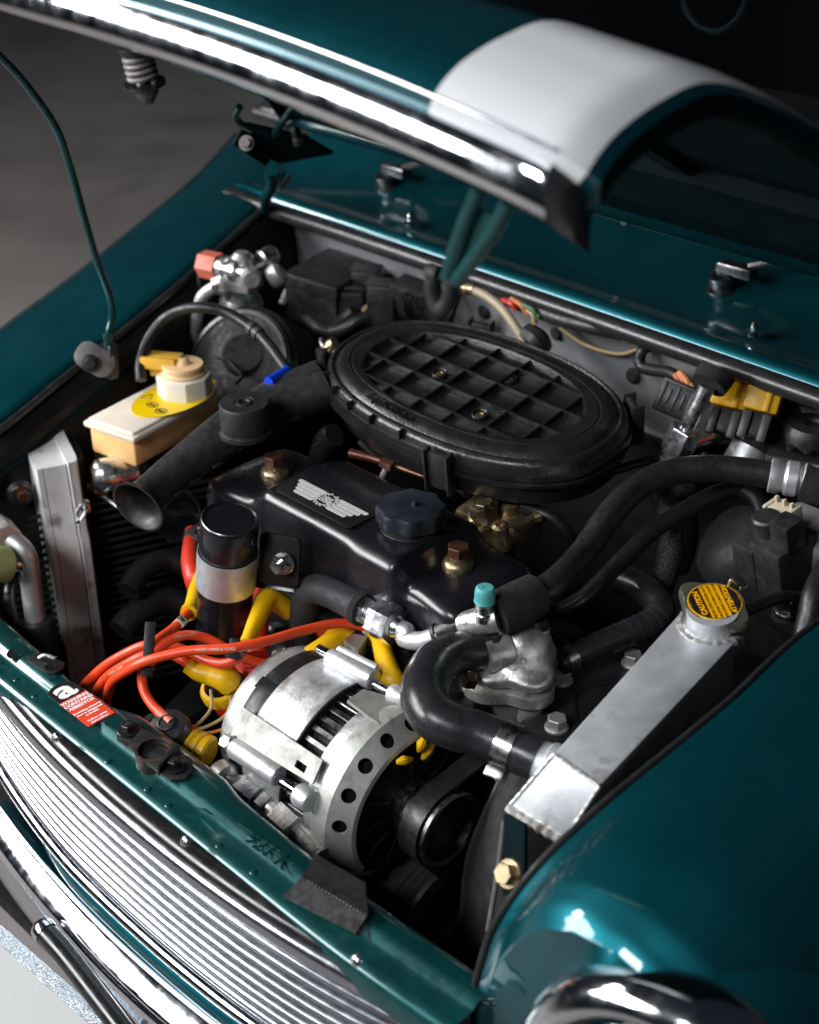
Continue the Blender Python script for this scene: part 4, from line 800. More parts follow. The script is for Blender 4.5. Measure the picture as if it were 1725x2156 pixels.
lw = thing('taped_cable', 'looped black taped cable ending in tan wires at the slotted plug', 'cable', PY(*z4(1000, 480), 0.36))
LP_ = [PY(*z4(1010, 405), 0.372), PY(*z4(985, 420), 0.362), PY(*z4(970, 460), 0.358), PY(*z4(985, 495), 0.355), PY(*z4(1040, 508), 0.350), PY(*z4(1090, 515), 0.345), PY(*z4(1125, 530), 0.340)]
obj('cable', tube(LP_, 0.0062, 10, 6, ribs=0.08), 'rubber', lw)
for k, (a, b, c_) in enumerate((((1120, 525), (1135, 550), (1135, 590)), ((1135, 515), (1155, 550), (1160, 600)), ((1140, 512), (1172, 555), (1180, 605)), ((1150, 540), (1185, 570), (1192, 605)))):
    obj('wire', tube([PY(*z4(*a), 0.338), PY(*z4(*b), 0.334), PY(*z4(*c_), 0.330)], 0.0032, 8, 5), 'orange_wire' if k < 3 else 'tan_wire', lw)
pg2 = thing('slotted_plug', 'grey black slotted multi-way plug on the bulkhead', 'plug', PY(*z4(1130, 700), 0.33))
pc = PY(*z4(1130, 630), 0.325); PMx = frame(pc, (0.3, -0.85, 0.45), PY(*z4(1190, 655), 0.325)-PY(*z4(1090, 610), 0.325))
obj('housing', box(0.040, 0.036, 0.020, 0.003, PMx), 'black_plastic', pg2)
for k in range(5): obj('slot_rib', box(0.0028, 0.026-(k % 2)*0.010, 0.003, 0.0006, PMx @ T(-0.015+k*0.0075, 0.0, 0.0105)), 'lead_grey', pg2)
obj('rim_bar', box(0.037, 0.003, 0.004, 0.001, PMx @ T(0, 0.015, 0.0105)), 'lead_grey', pg2)
sp_ = thing('gas_pipe', 'straight silver service pipe with hex union on the bulkhead', 'pipe', P(*z4(1120, 820), -0.02))
g0, g1 = PY(*z4(1165, 760), 0.285), PY(*z4(1255, 575), 0.295); gd = (g1-g0).normalized()
obj('pipe', lathe([(0.0082, 0.0), (0.0082, (g1-g0).length)], 20, frame(g0, gd)), 'bright_alloy', sp_)
obj('hex_union', prism(ngon(6, 0.0165, 0.2), -0.026, 0.002, 0.0015, frame(g0, gd)), 'bright_alloy', sp_, 30)
obj('wing_nut', join(prism(ngon(6, 0.015), -0.046, -0.032, 0.002, frame(g0, gd)), lathe([(0.011, -0.034), (0.011, -0.024)], 18, frame(g0, gd))), 'zinc', sp_, 30)
obj('foam_end', tube([PY(*z4(1262, 570), 0.297), PY(*z4(1285, 535), 0.305), PY(*z4(1305, 505), 0.31)], [0.018, 0.019, 0.019], 20, 4), 'foam', sp_)
for (x, y, w_, lab) in ((1365, 590, 0.038, 'yellow relay with a bent tab, farther from the camera'), (1497, 605, 0.034, 'flat faced yellow relay next to the foam wrapped pipe')):
    p = PY(*z4(x, y), 0.335); t_ = thing('relay', lab, 'relay', p-Vector((0, 0, 0.03)), 'yellow relays on the bulkhead')
    M_ = frame(p, (0.35, -0.75, 0.55), (1, 0.25, 0))
    obj('cover', box(w_, 0.036, 0.028, 0.003, M_ @ T(0, 0.0, -0.010)), 'yellow_relay', t_)
    obj('ridge', box(w_*0.16, 0.035, 0.003, 0.001, M_ @ T(w_*0.16, 0, 0.005)), 'yellow_relay', t_)
    bs = obj('socket', box(w_*0.9, 0.026, 0.026, 0.003, M_ @ T(0, -0.031, -0.010)), 'black_plastic', t_)
    for k in (-1, 1): obj('latch', box(0.009, 0.028, 0.008, 0.002, M_ @ T(k*w_*0.28, -0.034, 0.005)), 'lead_grey', bs)
wb_ = thing('relay_wiring', 'loose dark wires below the yellow relays', 'wires', P(*z4(1270, 800), -0.04))
for k in range(7):
    a = (1265+k*9, 735+k*6); b = (1300-k*6, 770+k*10); c_ = (1180+k*14, 800+k*8)
    obj('wire', tube([P(*z4(*a), 0.01), P(*z4(*b), -0.004), P(*z4(*c_), -0.03)], 0.003, 8, 6), ('lead_grey', 'green_wire', 'red_plastic', 'lead_grey', 'orange_wire', 'lead_grey', 'green_wire')[k], wb_)
gb = thing('support_bracket', 'dull green support bracket under the foam wrapped pipe', 'bracket', P(*z4(1350, 850), -0.02))
obj('plate', quadplate([P(*z4(1330, 760), 0.0), P(*z4(1420, 790), 0.0), P(*z4(1400, 880), -0.02), P(*z4(1240, 870), -0.03), P(*z4(1300, 800), -0.01)], 0.003), 'teal_inner', gb)
# foam wrapped pipe at the right
fm = thing('foam_pipe', 'thick black foam wrapped pipe with white tape end', 'pipe', P(*z4(1450, 850), 0.0))
FP = [P(*z4(1440, 830), 0.02), P(*z4(1480, 760), 0.035), P(*z4(1540, 690), 0.045), P(*z4(1600, 650), 0.05), P(*z4(1690, 660), 0.045), P(*z4(1760, 700), 0.03)]
obj('foam_sleeve', tube(FP, 0.0245, 24, 8), 'foam', fm)
ftd = (FP[0]-FP[1]).normalized()
obj('white_tape', lathe([(0.0195, -0.002), (0.0195, 0.02), (0.018, 0.034), (0.0175, 0.034)], 28, frame(FP[0], ftd)), 'matt_alloy', fm)
bx3 = thing('sensor_box', 'black domed sensor box at the right of the bay', 'sensor', P(*z4(1680, 850), 0.0))
p = P(*z4(1670, 850), 0.03)
obj('base', box(0.07, 0.06, 0.03, 0.004, frame(p-Vector((0, 0, 0.01)), (0, 0, 1), (0.9, 0.4, 0))), 'black_plastic', bx3)
obj('dome', lathe([(0.028, 0), (0.028, 0.012), (0.024, 0.018), (0.010, 0.019), (0.008, 0.016), (0.001, 0.016)], 32, frame(P(*z4(1690, 800), 0.04), (0, 0, 1))), 'black_plastic', bx3)
for x in (1608, 1680): obj('screw', lathe([(0.005, 0), (0.005, 0.003), (0.002, 0.004)], 12, frame(P(*z4(x, 838+(x-1608)*0.2), 0.04), (0, 0, 1))), 'black_satin', bx3)
# ================================================================== ignition coil
z5 = lambda x, y: (x/2, 947.5+y/2)
z6 = lambda x, y: (861.7+x/2, 1105.4+y/2)
A1 = lambda x, y: (463.2+x*0.3357, 1316+y*0.3357)
B1 = lambda x, y: (463.2+x*0.3814, 894.9+y*0.3814)
G1 = lambda x, y: (973.8+x*0.30515, 1184.4+y*0.30515)
D1 = lambda x, y: (1263.3+x*0.26855, 684.3+y*0.26855)
E1 = lambda x, y: (x*0.27464, 921.2+y*0.27464)
co = thing('ignition_coil', 'upright black ignition coil with a silver clamp band', 'ignition coil', P(470, 1330, -0.12))
ct_ = P(484, 1091, 0.022); cb = P(469, 1345, -0.125); cdv = (ct_-cb).normalized(); CL = (ct_-cb).length
CMx = frame(cb, cdv)
obj('can', lathe([(0.0262, 0), (0.0262, CL-0.042), (0.0268, CL-0.040), (0.0268, CL-0.0035), (0.0262, CL-0.001), (0.0250, CL), (0.0235, CL-0.0012), (0.0010, CL-0.0006)], 48, CMx), 'black_paint', co)
obj('worn_rim', lathe([(0.0262, CL-0.0006), (0.0255, CL+0.0002), (0.0250, CL+0.0001)], 48, CMx, False), 'dark_steel', co)
sb = obj('clamp_band', lathe([(0.0275, CL-0.078), (0.0284, CL-0.078), (0.0284, CL-0.038), (0.0275, CL-0.038)], 48, CMx, False), 'matt_alloy', co)
pb = P(*B1(345, 745), -0.02)
obj('bracket_plate', prism(rrect(0.040, 0.050, 0.006), -0.0015, 0.0015, 0.0005, frame(P(*B1(330, 745), -0.025), (0.45, -0.85, 0.2), (0.85, 0.45, 0))), 'dark_metal', sb)
obj('bracket_bolt', join(hexbolt(P(*B1(350, 760), -0.024), (0.45, -0.85, 0.2), 0.0095, 0.008, 0.0115, 0.003), lathe([(0.005, 0.01), (0.005, 0.017)], 14, frame(P(*B1(350, 760), -0.024), (0.45, -0.85, 0.2)))), 'steel', sb, 30)
obj('bracket_arm', box(0.05, 0.02, 0.004, 0.001, frame(P(*B1(330, 860), -0.055), (0.3, -0.6, 0.7), (0.85, 0.45, 0))), 'black_paint', sb)
# ================================================================== ignition leads, markers, ties and boots
LEADR = 0.0046
def lead(name_label, pts, tag=None, boot=None, grp='red ignition leads'):
    t = thing('ignition_lead', name_label, 'ignition lead', P(*pts[0]), grp)
    path = [P(*q) for q in pts]
    obj('lead', tube(path, LEADR, 14, 8), 'red_lead', t)
    if tag:
        s, ch_ = tag; p, d = along(path, s); tc_ = CAM-p
        M = frame(p, d, tc_)
        m_ = obj('number_marker', lathe([(0.0072, -0.0048), (0.0072, 0.0048)], 4, M @ Matrix.Rotation(math.pi/4, 4, 'Z')), 'pale_tag', t, 0)
        nrm = (tc_ - d*tc_.dot(d)).normalized()
        obj('marker_number', text(ch_, 0.0085, frame(p+nrm*0.0053, nrm, d), 0.0002, 0.0003), 'black_print', m_, 0)
    if boot:
        bp = [P(*q) for q in boot[0]]; b_ = obj('boot', tube(bp, boot[1], 16, 6), 'yellow', t)
        obj('boot_cuff', lathe([(boot[1][0]*1.12, -0.003), (boot[1][0]*1.12, 0.003)], 18, frame(bp[0].lerp(bp[1], 0.12), bp[1]-bp[0])), 'yellow', b_)
    return t, path
L4 = lead('red lead marked 4 running behind the coil', [(168, 1462, -0.165), (180, 1440, -0.145), (228, 1397, -0.115), (285, 1366, -0.095), (320, 1354, -0.088), (348, 1336, -0.085), (378, 1312, -0.085), (398, 1288, -0.09)], (0.86, '4'), ([(398, 1290, -0.09), (405, 1275, -0.092), (416, 1240, -0.098), (430, 1210, -0.10)], [0.0075, 0.0075, 0.0085, 0.009]))
L2 = lead('red lead marked 2 ending in the boot above the alternator', [(196, 1474, -0.165), (206, 1450, -0.145), (232, 1420, -0.115), (280, 1391, -0.092), (320, 1372, -0.083), (355, 1350, -0.078), (395, 1337, -0.078), (440, 1346, -0.085), (480, 1368, -0.094), (520, 1388, -0.10), (560, 1399, -0.105), (600, 1403, -0.108)], (0.985, '2'), ([(600, 1403, -0.104), (640, 1385, -0.098), (690, 1360, -0.093), (722, 1340, -0.092), (748, 1350, -0.098)], [0.0062, 0.0080, 0.0110, 0.0135, 0.012]))
L1 = lead('red lead lying highest and ending beside the hex nut', [(222, 1490, -0.165), (226, 1466, -0.15), (236, 1436, -0.122), (272, 1409, -0.095), (320, 1388, -0.080), (400, 1370, -0.070), (480, 1366, -0.066), (560, 1350, -0.066), (640, 1327, -0.068), (710, 1313, -0.070), (760, 1318, -0.076), (790, 1340, -0.088)], (0.955, '1'), ([(795, 1330, -0.078), (802, 1350, -0.078), (813, 1395, -0.080), (824, 1430, -0.083), (838, 1440, -0.088)], [0.0085, 0.0085, 0.0095, 0.0115, 0.0105]))
L3 = lead('red lead marked 3 looping under its neighbours to the boot by the coil', [(330, 1352, -0.09), (370, 1362, -0.092), (410, 1378, -0.094), (440, 1392, -0.094), (470, 1397, -0.090), (498, 1388, -0.084), (512, 1365, -0.080), (522, 1350, -0.080)], (0.80, '3'), ([(520, 1356, -0.080), (530, 1330, -0.078), (550, 1285, -0.072), (563, 1262, -0.070), (575, 1262, -0.073), (610, 1285, -0.09)], [0.0065, 0.0072, 0.0090, 0.0108, 0.0105, 0.010]))
LK = lead('red king lead dropping from the tie to the black cap on the slam panel', [(322, 1392, -0.085), (305, 1400, -0.095), (299, 1425, -0.108), (304, 1455, -0.118), (322, 1485, -0.124), (350, 1512, -0.126)])
obj('faded_end', tube([P(335, 1500, -0.1255), P(352, 1514, -0.1255), P(362, 1522, -0.1255)], 0.0047, 12, 3), 'faded_red', LK[0])
LD = lead('short red lead entering the yellow distributor boot', [(340, 1372, -0.098), (370, 1382, -0.10), (400, 1400, -0.105), (418, 1414, -0.11)], None, ([(400, 1402, -0.106), (418, 1414, -0.11), (445, 1420, -0.112), (472, 1428, -0.113), (486, 1440, -0.12)], [0.0075, 0.009, 0.0105, 0.0125, 0.012]))
for (u, v, z, hx, hy, lab) in ((314, 1368, -0.082, 9, 36, 'long black tie strap round three red leads'), (493, 1363, -0.070, 11, 13, 'short black clip joining two red leads')):
    t = thing('lead_clip', lab, 'clip', P(u, v, z-0.01), 'black clips on the leads')
    a, b = P(u+2, v-hy, z), P(u-3, v+hy*0.95, z-0.002)
    ax_ = (b-a).normalized(); nr = (CAM-P(u, v, z)).normalized()
    M = frame(a.lerp(b, 0.5)+nr*0.004, nr, ax_)
    obj('strap', box((b-a).length, 0.010, 0.010, 0.0012, M), 'black_plastic', t)
    obj('buckle', box(0.012, 0.0125, 0.013, 0.0015, M @ T((b-a).length*0.28, 0, 0)), 'black_plastic', t)
for k, (pth, s, w_) in enumerate(((L1[1], 0.52, 'LASER - WIRE & CORD'), (L2[1], 0.53, 'WIRE & CORD'), (L2[1], 0.22, 'LASER - WIRE'))):
    p, d = along(pth, s); tcm = (CAM-p); nr = (tcm-d*tcm.dot(d)).normalized()
    obj('printed_text', text(w_, 0.0036, frame(p+nr*(LEADR+0.0001), nr, d), 0.0001, 0.0), 'pale_tag', (L1, L2, L2)[k][0], 0)
# black king lead cap with wires, yellow plug beside the slam panel
kb = thing('coil_cap', 'black rubber cap with round centre behind the bonnet latch', 'rubber cap', P(355, 1540, -0.16))
obj('cap', join(lathe([(0.019, -0.03), (0.0195, 0.0), (0.017, 0.008), (0.012, 0.010), (0.002, 0.011)], 30, frame(P(358, 1537, -0.135), (0.1, -0.35, 1)))), 'rubber', kb)
obj('centre_disc', lathe([(0.0088, 0.0095), (0.0085, 0.0125), (0.007, 0.013), (0.0065, 0.0118), (0.001, 0.012)], 26, frame(P(358, 1537, -0.135), (0.1, -0.35, 1))), 'black_satin', kb)
obj('side_lobe', tube([P(338, 1535, -0.14), P(325, 1528, -0.145), P(310, 1530, -0.15)], [0.014, 0.012, 0.009], 14, 4), 'rubber', kb)
for k, (pts, m_) in enumerate((([(392, 1538, -0.14), (420, 1522, -0.14), (445, 1490, -0.135), (444, 1452, -0.125)], 'tan_wire'), ([(392, 1540, -0.14), (440, 1528, -0.14), (480, 1500, -0.135), (488, 1455, -0.125)], 'tan_wire'), ([(392, 1547, -0.14), (430, 1545, -0.143), (480, 1530, -0.14), (510, 1490, -0.135), (505, 1450, -0.13)], 'orange_wire'))):
    obj('wire', tube([P(*q) for q in pts], 0.0016, 8, 8), m_, kb)
yp = thing('yellow_plug', 'ribbed yellow plug with red collar behind the latch', 'plug', P(412, 1570, -0.17))
yo = P(392, 1565, -0.15); yd = (P(432, 1582, -0.152)-yo).normalized()
obj('plug_body', lathe([(0.0150, 0.004), (0.0165, 0.006), (0.0165, 0.009), (0.0150, 0.010), (0.0150, 0.012), (0.0165, 0.013), (0.0165, 0.016), (0.0150, 0.017), (0.0150, 0.019), (0.0160, 0.020), (0.0155, 0.024), (0.013, 0.026), (0.002, 0.026)], 30, frame(yo, yd)), 'yellow', yp)
obj('collar', lathe([(0.0175, -0.010), (0.0175, 0.004), (0.015, 0.0045)], 30, frame(yo, yd)), 'red_plastic', yp)
# distributor
di = thing('distributor', 'deep red distributor with yellow capped terminal below the leads', 'distributor', P(480, 1470, -0.22))
obj('cap', lathe([(0.036, -0.05), (0.038, -0.02), (0.036, -0.004), (0.030, 0.004), (0.012, 0.008), (0.002, 0.008)], 36, frame(P(510, 1440, -0.175), (0.1, -0.5, 0.85))), 'dark_red', di)
for q in ((480, 1420, -0.145), (535, 1400, -0.145), (545, 1440, -0.15), (500, 1470, -0.155)):
    obj('tower', lathe([(0.010, -0.02), (0.0095, 0.006), (0.008, 0.010)], 18, frame(P(*q), (0.1, -0.5, 0.85))), 'dark_red', di)
tm = P(465, 1452, -0.135)
obj('yellow_ring', lathe([(0.019, -0.006), (0.0195, 0.002), (0.018, 0.005), (0.0145, 0.006), (0.014, 0.0)], 32, frame(tm, (0.05, -0.3, 1)), False), 'yellow', di)
obj('black_core', box(0.018, 0.018, 0.03, 0.002, frame(tm+Vector((0, 0, 0.006)), (0.05, -0.3, 1))), 'black_plastic', di)
obj('grey_stem', tube([P(492, 1425, -0.13), P(515, 1437, -0.135), P(545, 1452, -0.14)], [0.0065, 0.0065, 0.006], 14, 4), 'lead_grey', di)
for k, pts in enumerate(([(405, 1120, -0.10), (402, 1180, -0.10), (412, 1215, -0.105), (420, 1240, -0.12)], [(548, 1215, -0.10), (545, 1270, -0.10), (540, 1320, -0.105), (540, 1380, -0.12)], [(675, 1280, -0.095), (680, 1310, -0.10), (700, 1345, -0.12)], [(520, 1400, -0.15), (545, 1430, -0.15), (575, 1450, -0.155), (600, 1440, -0.16)])):
    obj('red_cover', tube([P(*q) for q in pts], [0.008, 0.010, 0.012, 0.012][:len(pts)], 14, 5), 'red_plastic', di)
obj('steel_wire', tube([P(572, 1395, -0.12), P(580, 1372, -0.11), P(600, 1366, -0.11), P(612, 1400, -0.12)], 0.0022, 8, 6), 'steel', di)
# ================================================================== foam covered pipe, hex nut, alloy pipe and service port
fp = thing('insulated_pipe', 'grey foam covered pipe bending down beside the rocker cover', 'pipe', P(640, 1370, -0.16))
FPp = [P(640, 1395, -0.165), P(639, 1340, -0.125), P(641, 1292, -0.088), P(648, 1254, -0.064), P(668, 1240, -0.052), P(700, 1250, -0.048), P(735, 1268, -0.047), P(762, 1282, -0.047)]
obj('foam_cover', tube(FPp, 0.0142, 24, 8), 'foam_tube', fp)
fd = (FPp[-1]-FPp[-2]).normalized()
obj('felt_end', lathe([(0.0160, -0.004), (0.0165, 0.0), (0.0160, 0.003), (0.009, 0.003)], 30, frame(FPp[-1], fd)), 'foam', fp)
nu = thing('hex_union', 'bright alloy hex union nut between the foam and the bare pipe', 'union', P(790, 1312, -0.06))
n0 = FPp[-1]+fd*0.003
obj('thin_nut', prism(ngon(6, 0.0135, 0.3), 0.0, 0.007, 0.001, frame(n0, fd)), 'bright_alloy', nu, 30)
obj('thread', lathe([(0.0115, 0.007)]+[(0.0115-0.0008*(k % 2), 0.007+0.0012*k) for k in range(8)]+[(0.0115, 0.017)], 28, frame(n0, fd)), 'bright_alloy', nu)
obj('large_nut', prism(ngon(6, 0.0192, 0.1), 0.016, 0.040, 0.0018, frame(n0, fd)), 'bright_alloy', nu, 30)
obj('neck', lathe([(0.0110, 0.037), (0.0105, 0.042), (0.0085, 0.046)], 26, frame(n0, fd)), 'bright_alloy', nu)
pp = thing('alloy_pipe', 'bare alloy pipe curving from the hex nut to the service port', 'pipe', P(870, 1350, -0.07))
n1 = n0+fd*0.040
obj('pipe', tube([n1, n1+fd*0.012, P(852, 1343, -0.052), P(880, 1350, -0.050), P(910, 1344, -0.044), P(945, 1326, -0.034), P(985, 1310, -0.024)], 0.0086, 18, 8), 'matt_alloy', pp)
obj('black_sleeve', tube([P(922, 1337, -0.0415), P(948, 1324, -0.033), P(978, 1312, -0.0255)], [0.0102, 0.0100, 0.0100], 20, 5), 'rubber', pp)
obj('sleeve_collar', lathe([(0.0115, -0.002), (0.0118, 0.002)], 24, frame(P(924, 1336, -0.041), P(948, 1324, -0.033)-P(922, 1337, -0.0415))), 'rubber', pp)
vp = thing('service_port', 'alloy service port with mint green screw cap', 'valve', P(1010, 1318, -0.05))
obj('block', join(tube([P(975, 1314, -0.026), P(1010, 1308, -0.018), P(1050, 1300, -0.012)], [0.0105, 0.0125, 0.0130], 20, 4)), 'cast_alloy', vp)
v0 = P(1019, 1293, -0.006); vu = Vector((0.01, 0.02, 1)).normalized()
obj('stem', lathe([(0.0075, -0.006), (0.0075, 0.001), (0.0066, 0.002), (0.0066, 0.006), (0.0078, 0.007), (0.0078, 0.012), (0.006, 0.014)], 22, frame(v0, vu)), 'bright_alloy', vp)
kn_ = [(0.0088*(1.0 if i % 2 else 0.955)*math.cos(2*math.pi*i/56), 0.0088*(1.0 if i % 2 else 0.955)*math.sin(2*math.pi*i/56)) for i in range(56)]
cp_ = obj('cap', join(prism(kn_, 0.013, 0.0235, 0, frame(v0, vu)), lathe([(0.0088, 0.0125), (0.0092, 0.0135), (0.0088, 0.0145)], 32, frame(v0, vu)), lathe([(0.0086, 0.0235), (0.0082, 0.026), (0.0066, 0.0275), (0.001, 0.0275)], 32, frame(v0, vu))), 'mint_cap', vp, 30)
obj('cap_letter', text('L', 0.0095, frame(v0+vu*0.0276, vu, (0.6, -0.8, 0)), 0.0004), 'mint_cap', cp_, 0)
# ================================================================== thermostat housing
th = thing('thermostat_housing', 'stained cast alloy thermostat housing between the two hoses', 'housing', P(1090, 1450, -0.10))
tz = -0.075
tp = P(1080, 1462, tz)
fq = [P(*G1(x, y), tz) for x, y in ((90, 800), (520, 880), (500, 600))]
def hull(cs, r, n=40):
    """outline round three lobes"""
    c = sum(cs, Vector((0, 0, 0)))/len(cs); o = []
    for k in range(n):
        a = 2*math.pi*k/n; d = Vector((math.cos(a), math.sin(a), 0))
        w_ = [math.exp(90*(q-c).dot(d)) for q in cs]; sw = sum(w_)
        sup = sum(w*(q-c).dot(d) for w, q in zip(w_, cs))/sw+r
        o.append(((c+d*sup).x, (c+d*sup).y))
    return o
fl = hull(fq, 0.013)
obj('lower_flange', prism(fl, tz-0.012, tz, 0.002), 'cast_alloy', th, 40)
obj('gasket', prism(hull(fq, 0.0125), tz-0.0138, tz-0.0122), 'bay_black', th, 40)
cx_, cy_ = sum(p[0] for p in fl)/len(fl), sum(p[1] for p in fl)/len(fl)
obj('lower_body', lathe([(0.026, -0.05), (0.028, -0.0138)], 32, T(cx_, cy_, tz)), 'cast_alloy', th)
upper = hull(fq, 0.0118); rings = []
for z, k, rr in ((0.0004, 0.0, 0.030), (0.009, 0.0, 0.030), (0.0125, 0.15, 0.030), (0.015, 0.5, 0.0305), (0.019, 0.85, 0.0305), (0.026, 1.0, 0.0295), (0.034, 1.0, 0.0275), (0.041, 1.0, 0.0240), (0.0465, 1.0, 0.0185), (0.0495, 1.0, 0.011), (0.0505, 1.0, 0.001)):
    ring = []
    for q, (x, y) in enumerate(upper):
        a = 2*math.pi*q/len(upper)
        cxx, cyy = cx_-0.004*k, cy_+0.006*k
        ring.append(Vector((lerp(x, cxx+rr*1.12*math.cos(a), k), lerp(y, cyy+rr*math.sin(a), k), tz+z)))
    rings.append(ring)
dome = obj('dome', loft(rings, True), 'cast_alloy', th, 60)
md = dome.modifiers.new('s', 'SUBSURF'); md.levels = 1; md.render_levels = 2
obj('cast_ridge', tube([P(*G1(245, 485), -0.026), P(*G1(300, 462), -0.0255), P(*G1(355, 450), -0.027)], 0.0028, 10, 4), 'cast_alloy', th)
nk0, nk1 = P(*G1(290, 590), -0.045), P(*G1(140, 640), -0.045)
obj('outlet_neck', tube([nk0, nk0.lerp(nk1, 0.5), nk1], [0.019, 0.0165, 0.0165], 30, 4), 'cast_alloy', th)
for x, y, zz, hh in ((520, 420, -0.028, 0.012), (468, 745, -0.060, 0.011)):
    q = P(*G1(x, y), zz)
    obj('bolt_post', lathe([(0.0135, -0.045), (0.0110, -0.001), (0.0105, 0.0)], 26, frame(q-Vector((0, 0, 0.003)), (0, 0, 1))), 'cast_alloy', th)
    obj('housing_bolt', hexbolt(q-Vector((0, 0, 0.003)), (0, 0, 1), 0.0092, hh-0.004, 0.0104, 0.0015), 'dark_bolt', th, 30)
obj('side_bolt', hexbolt(P(*G1(75, 815), -0.062), (-0.3, -0.7, 0.3), 0.008, 0.010, 0.0, 0.0), 'dark_bolt', th, 30)
# ================================================================== top hose
hs = thing('top_hose', 'fat black U shaped coolant hose from thermostat to radiator', 'hose', P(900, 1540, -0.07))
HP = [P(1048, 1362, -0.045), P(1010, 1366, -0.043), P(962, 1374, -0.040), P(920, 1396, -0.036), P(898, 1432, -0.033), P(894, 1472, -0.033), P(914, 1508, -0.035), P(955, 1530, -0.038), P(1005, 1545, -0.041), P(1060, 1567, -0.044), P(1136, 1601, -0.047)]
obj('hose', tube(HP, [0.0178, 0.0178, 0.0182, 0.0190, 0.0195, 0.0195, 0.0192, 0.0186, 0.0182, 0.0180, 0.0178], 32, 10), 'grey_rubber', hs)
p, d = along(HP, 0.035); clamp(hs, p, d, 0.0180, 0.012, 'dark_steel', 2.6)
p, d = along(HP, 0.915); clamp(hs, p, d, 0.0182, 0.015, 'steel', 2.35)
# ================================================================== radiator
rd = thing('radiator', 'welded alloy radiator along the near side of the bay', 'radiator', (0.37, -0.03, -0.35))
zf_, zb_ = -0.012, 0.010
c0, c1 = P(1167, 1588, zf_), P(1263, 1655, zf_)
c2, c3 = P(1548, 1352, zb_), P(1440, 1280, zb_)
n_ = (c1-c0).cross(c3-c0).normalized()
if n_.z < 0: n_ = -n_
dwn = -n_
f0, f1 = P(1070, 1700, -0.062), P(1186, 1772, -0.062)
top_pts = [c0, c1, c2, c3]
bot = [f0, f1, c2+dwn*0.055, c3+dwn*0.055]
V = [c0, c1, c2, c3]+bot
bmr = bmesh.new(); vv = [bmr.verts.new(v) for v in V]
for f in ((0, 1, 2, 3), (4, 5, 1, 0), (5, 6, 2, 1), (6, 7, 3, 2), (7, 4, 0, 3), (7, 6, 5, 4)): bmr.faces.new([vv[i] for i in f])
bmesh.ops.recalc_face_normals(bmr, faces=bmr.faces)
bmesh.ops.bevel(bmr, geom=list(bmr.edges), offset=0.0018, segments=2, profile=0.5, affect='EDGES')
tk = obj('top_tank', from_bm(bmr), 'tank_alloy', rd, 30)
e0, e1 = c0.lerp(c1, 0.0), c0.lerp(c1, 1.0)
def bead(name, a, b, r, n, m_='weld'):
    pts = []; rad = []
    path = [a.lerp(b, i/n) for i in range(n+1)]
    rr = [r*(1+0.12*((i % 2)*2-1))*(0.9+0.2*random.random()) for i in range(n+1)]
    obj(name, tube(path, rr, 8, 2), m_, tk)
bead('weld_bead', f0, f1, 0.0045, 12)
bead('weld_bead', c0, c1, 0.0016, 16)
bead('weld_bead', f0, c0, 0.0015, 14); bead('weld_bead', f1, c1, 0.0015, 14)
side = [f0+(f1-f0)*0.04, f1-(f1-f0)*0.04, Vector(((c2-(c2-c3)*0.04).x, c2.y, c2.z-0.055)), Vector((c3.x, c3.y, c3.z-0.055))]
V = [p+Vector((0, 0.004, -0.004)) for p in side]+[p+Vector((0, 0.004, -0.34)) for p in side]
obj('core', (V, [(0, 1, 2, 3), (7, 6, 5, 4), (0, 4, 5, 1), (1, 5, 6, 2), (2, 6, 7, 3), (3, 7, 4, 0)]), 'bay_black', rd, 0)
ht = HP[-1]; hd = (HP[-1]-HP[-2]).normalized()
obj('inlet_neck', lathe([(0.0165, -0.03), (0.0165, 0.006), (0.0185, 0.008), (0.0185, 0.03)], 32, frame(ht, hd)), 'tank_alloy', rd)
# filler neck, weld and cap
fc = P(1500, 1288, 0.023); nz = n_
obj('filler_pad', prism(rrect(0.048, 0.046, 0.014), -0.034, -0.016, 0.004, frame(fc, nz, c1-c0)), 'tank_alloy', tk)
ring = [fc-nz*0.0155+(frame(fc, nz, c1-c0).to_3x3() @ Vector((0.0255*math.cos(t), 0.0245*math.sin(t), 0))) for t in [R(165+i*9) for i in range(22)]]
obj('weld_bead', tube(ring, [0.0042*(1+0.16*(i % 2)) for i in range(22)], 8, 3), 'weld', tk)
obj('filler_neck', lathe([(0.021, -0.014), (0.021, 0.002)], 32, frame(fc, nz)), 'tank_alloy', tk)
rcap = thing('coolant_cap', 'yellow caution label radiator cap with two ears', 'radiator cap', fc)
pc = P(1505, 1267, 0.027); CX = frame(pc, Vector((0.06, -0.14, 1)), Vector((1, -0.55, 0)))
def ear(t):
    base = 0.0255; e = 0.0085*(max(0, math.cos(t-R(205)))**16+max(0, math.cos(t-R(25)))**16)
    return base+e
oute = [[(k*ear(t)*math.cos(t), k*ear(t)*math.sin(t), z) for t in [2*math.pi*i/80 for i in range(80)]] for k, z in ((0.78, -0.024), (0.84, -0.0235), (0.86, -0.014), (0.96, -0.013), (1.0, -0.012), (1.03, -0.007), (1.0, -0.0025), (0.95, -0.0005))]
oute += [[(r*math.cos(t), r*math.sin(t), z) for t in [2*math.pi*i/80 for i in range(80)]] for r, z in ((0.0240, 0.0), (0.0225, -0.0004), (0.002, -0.0004))]
capb = obj('cap_body', tf(loft(oute, True), CX), 'cap_metal', rcap)
lb = obj('label_ring', lathe([(0.0222, -0.0002), (0.0222, 0.0004), (0.001, 0.0004)], 56, CX), 'orange_print', rcap, 0)
LB = CX @ Matrix.Rotation(R(180-8), 4, 'Z')        # print stands upside down to the camera
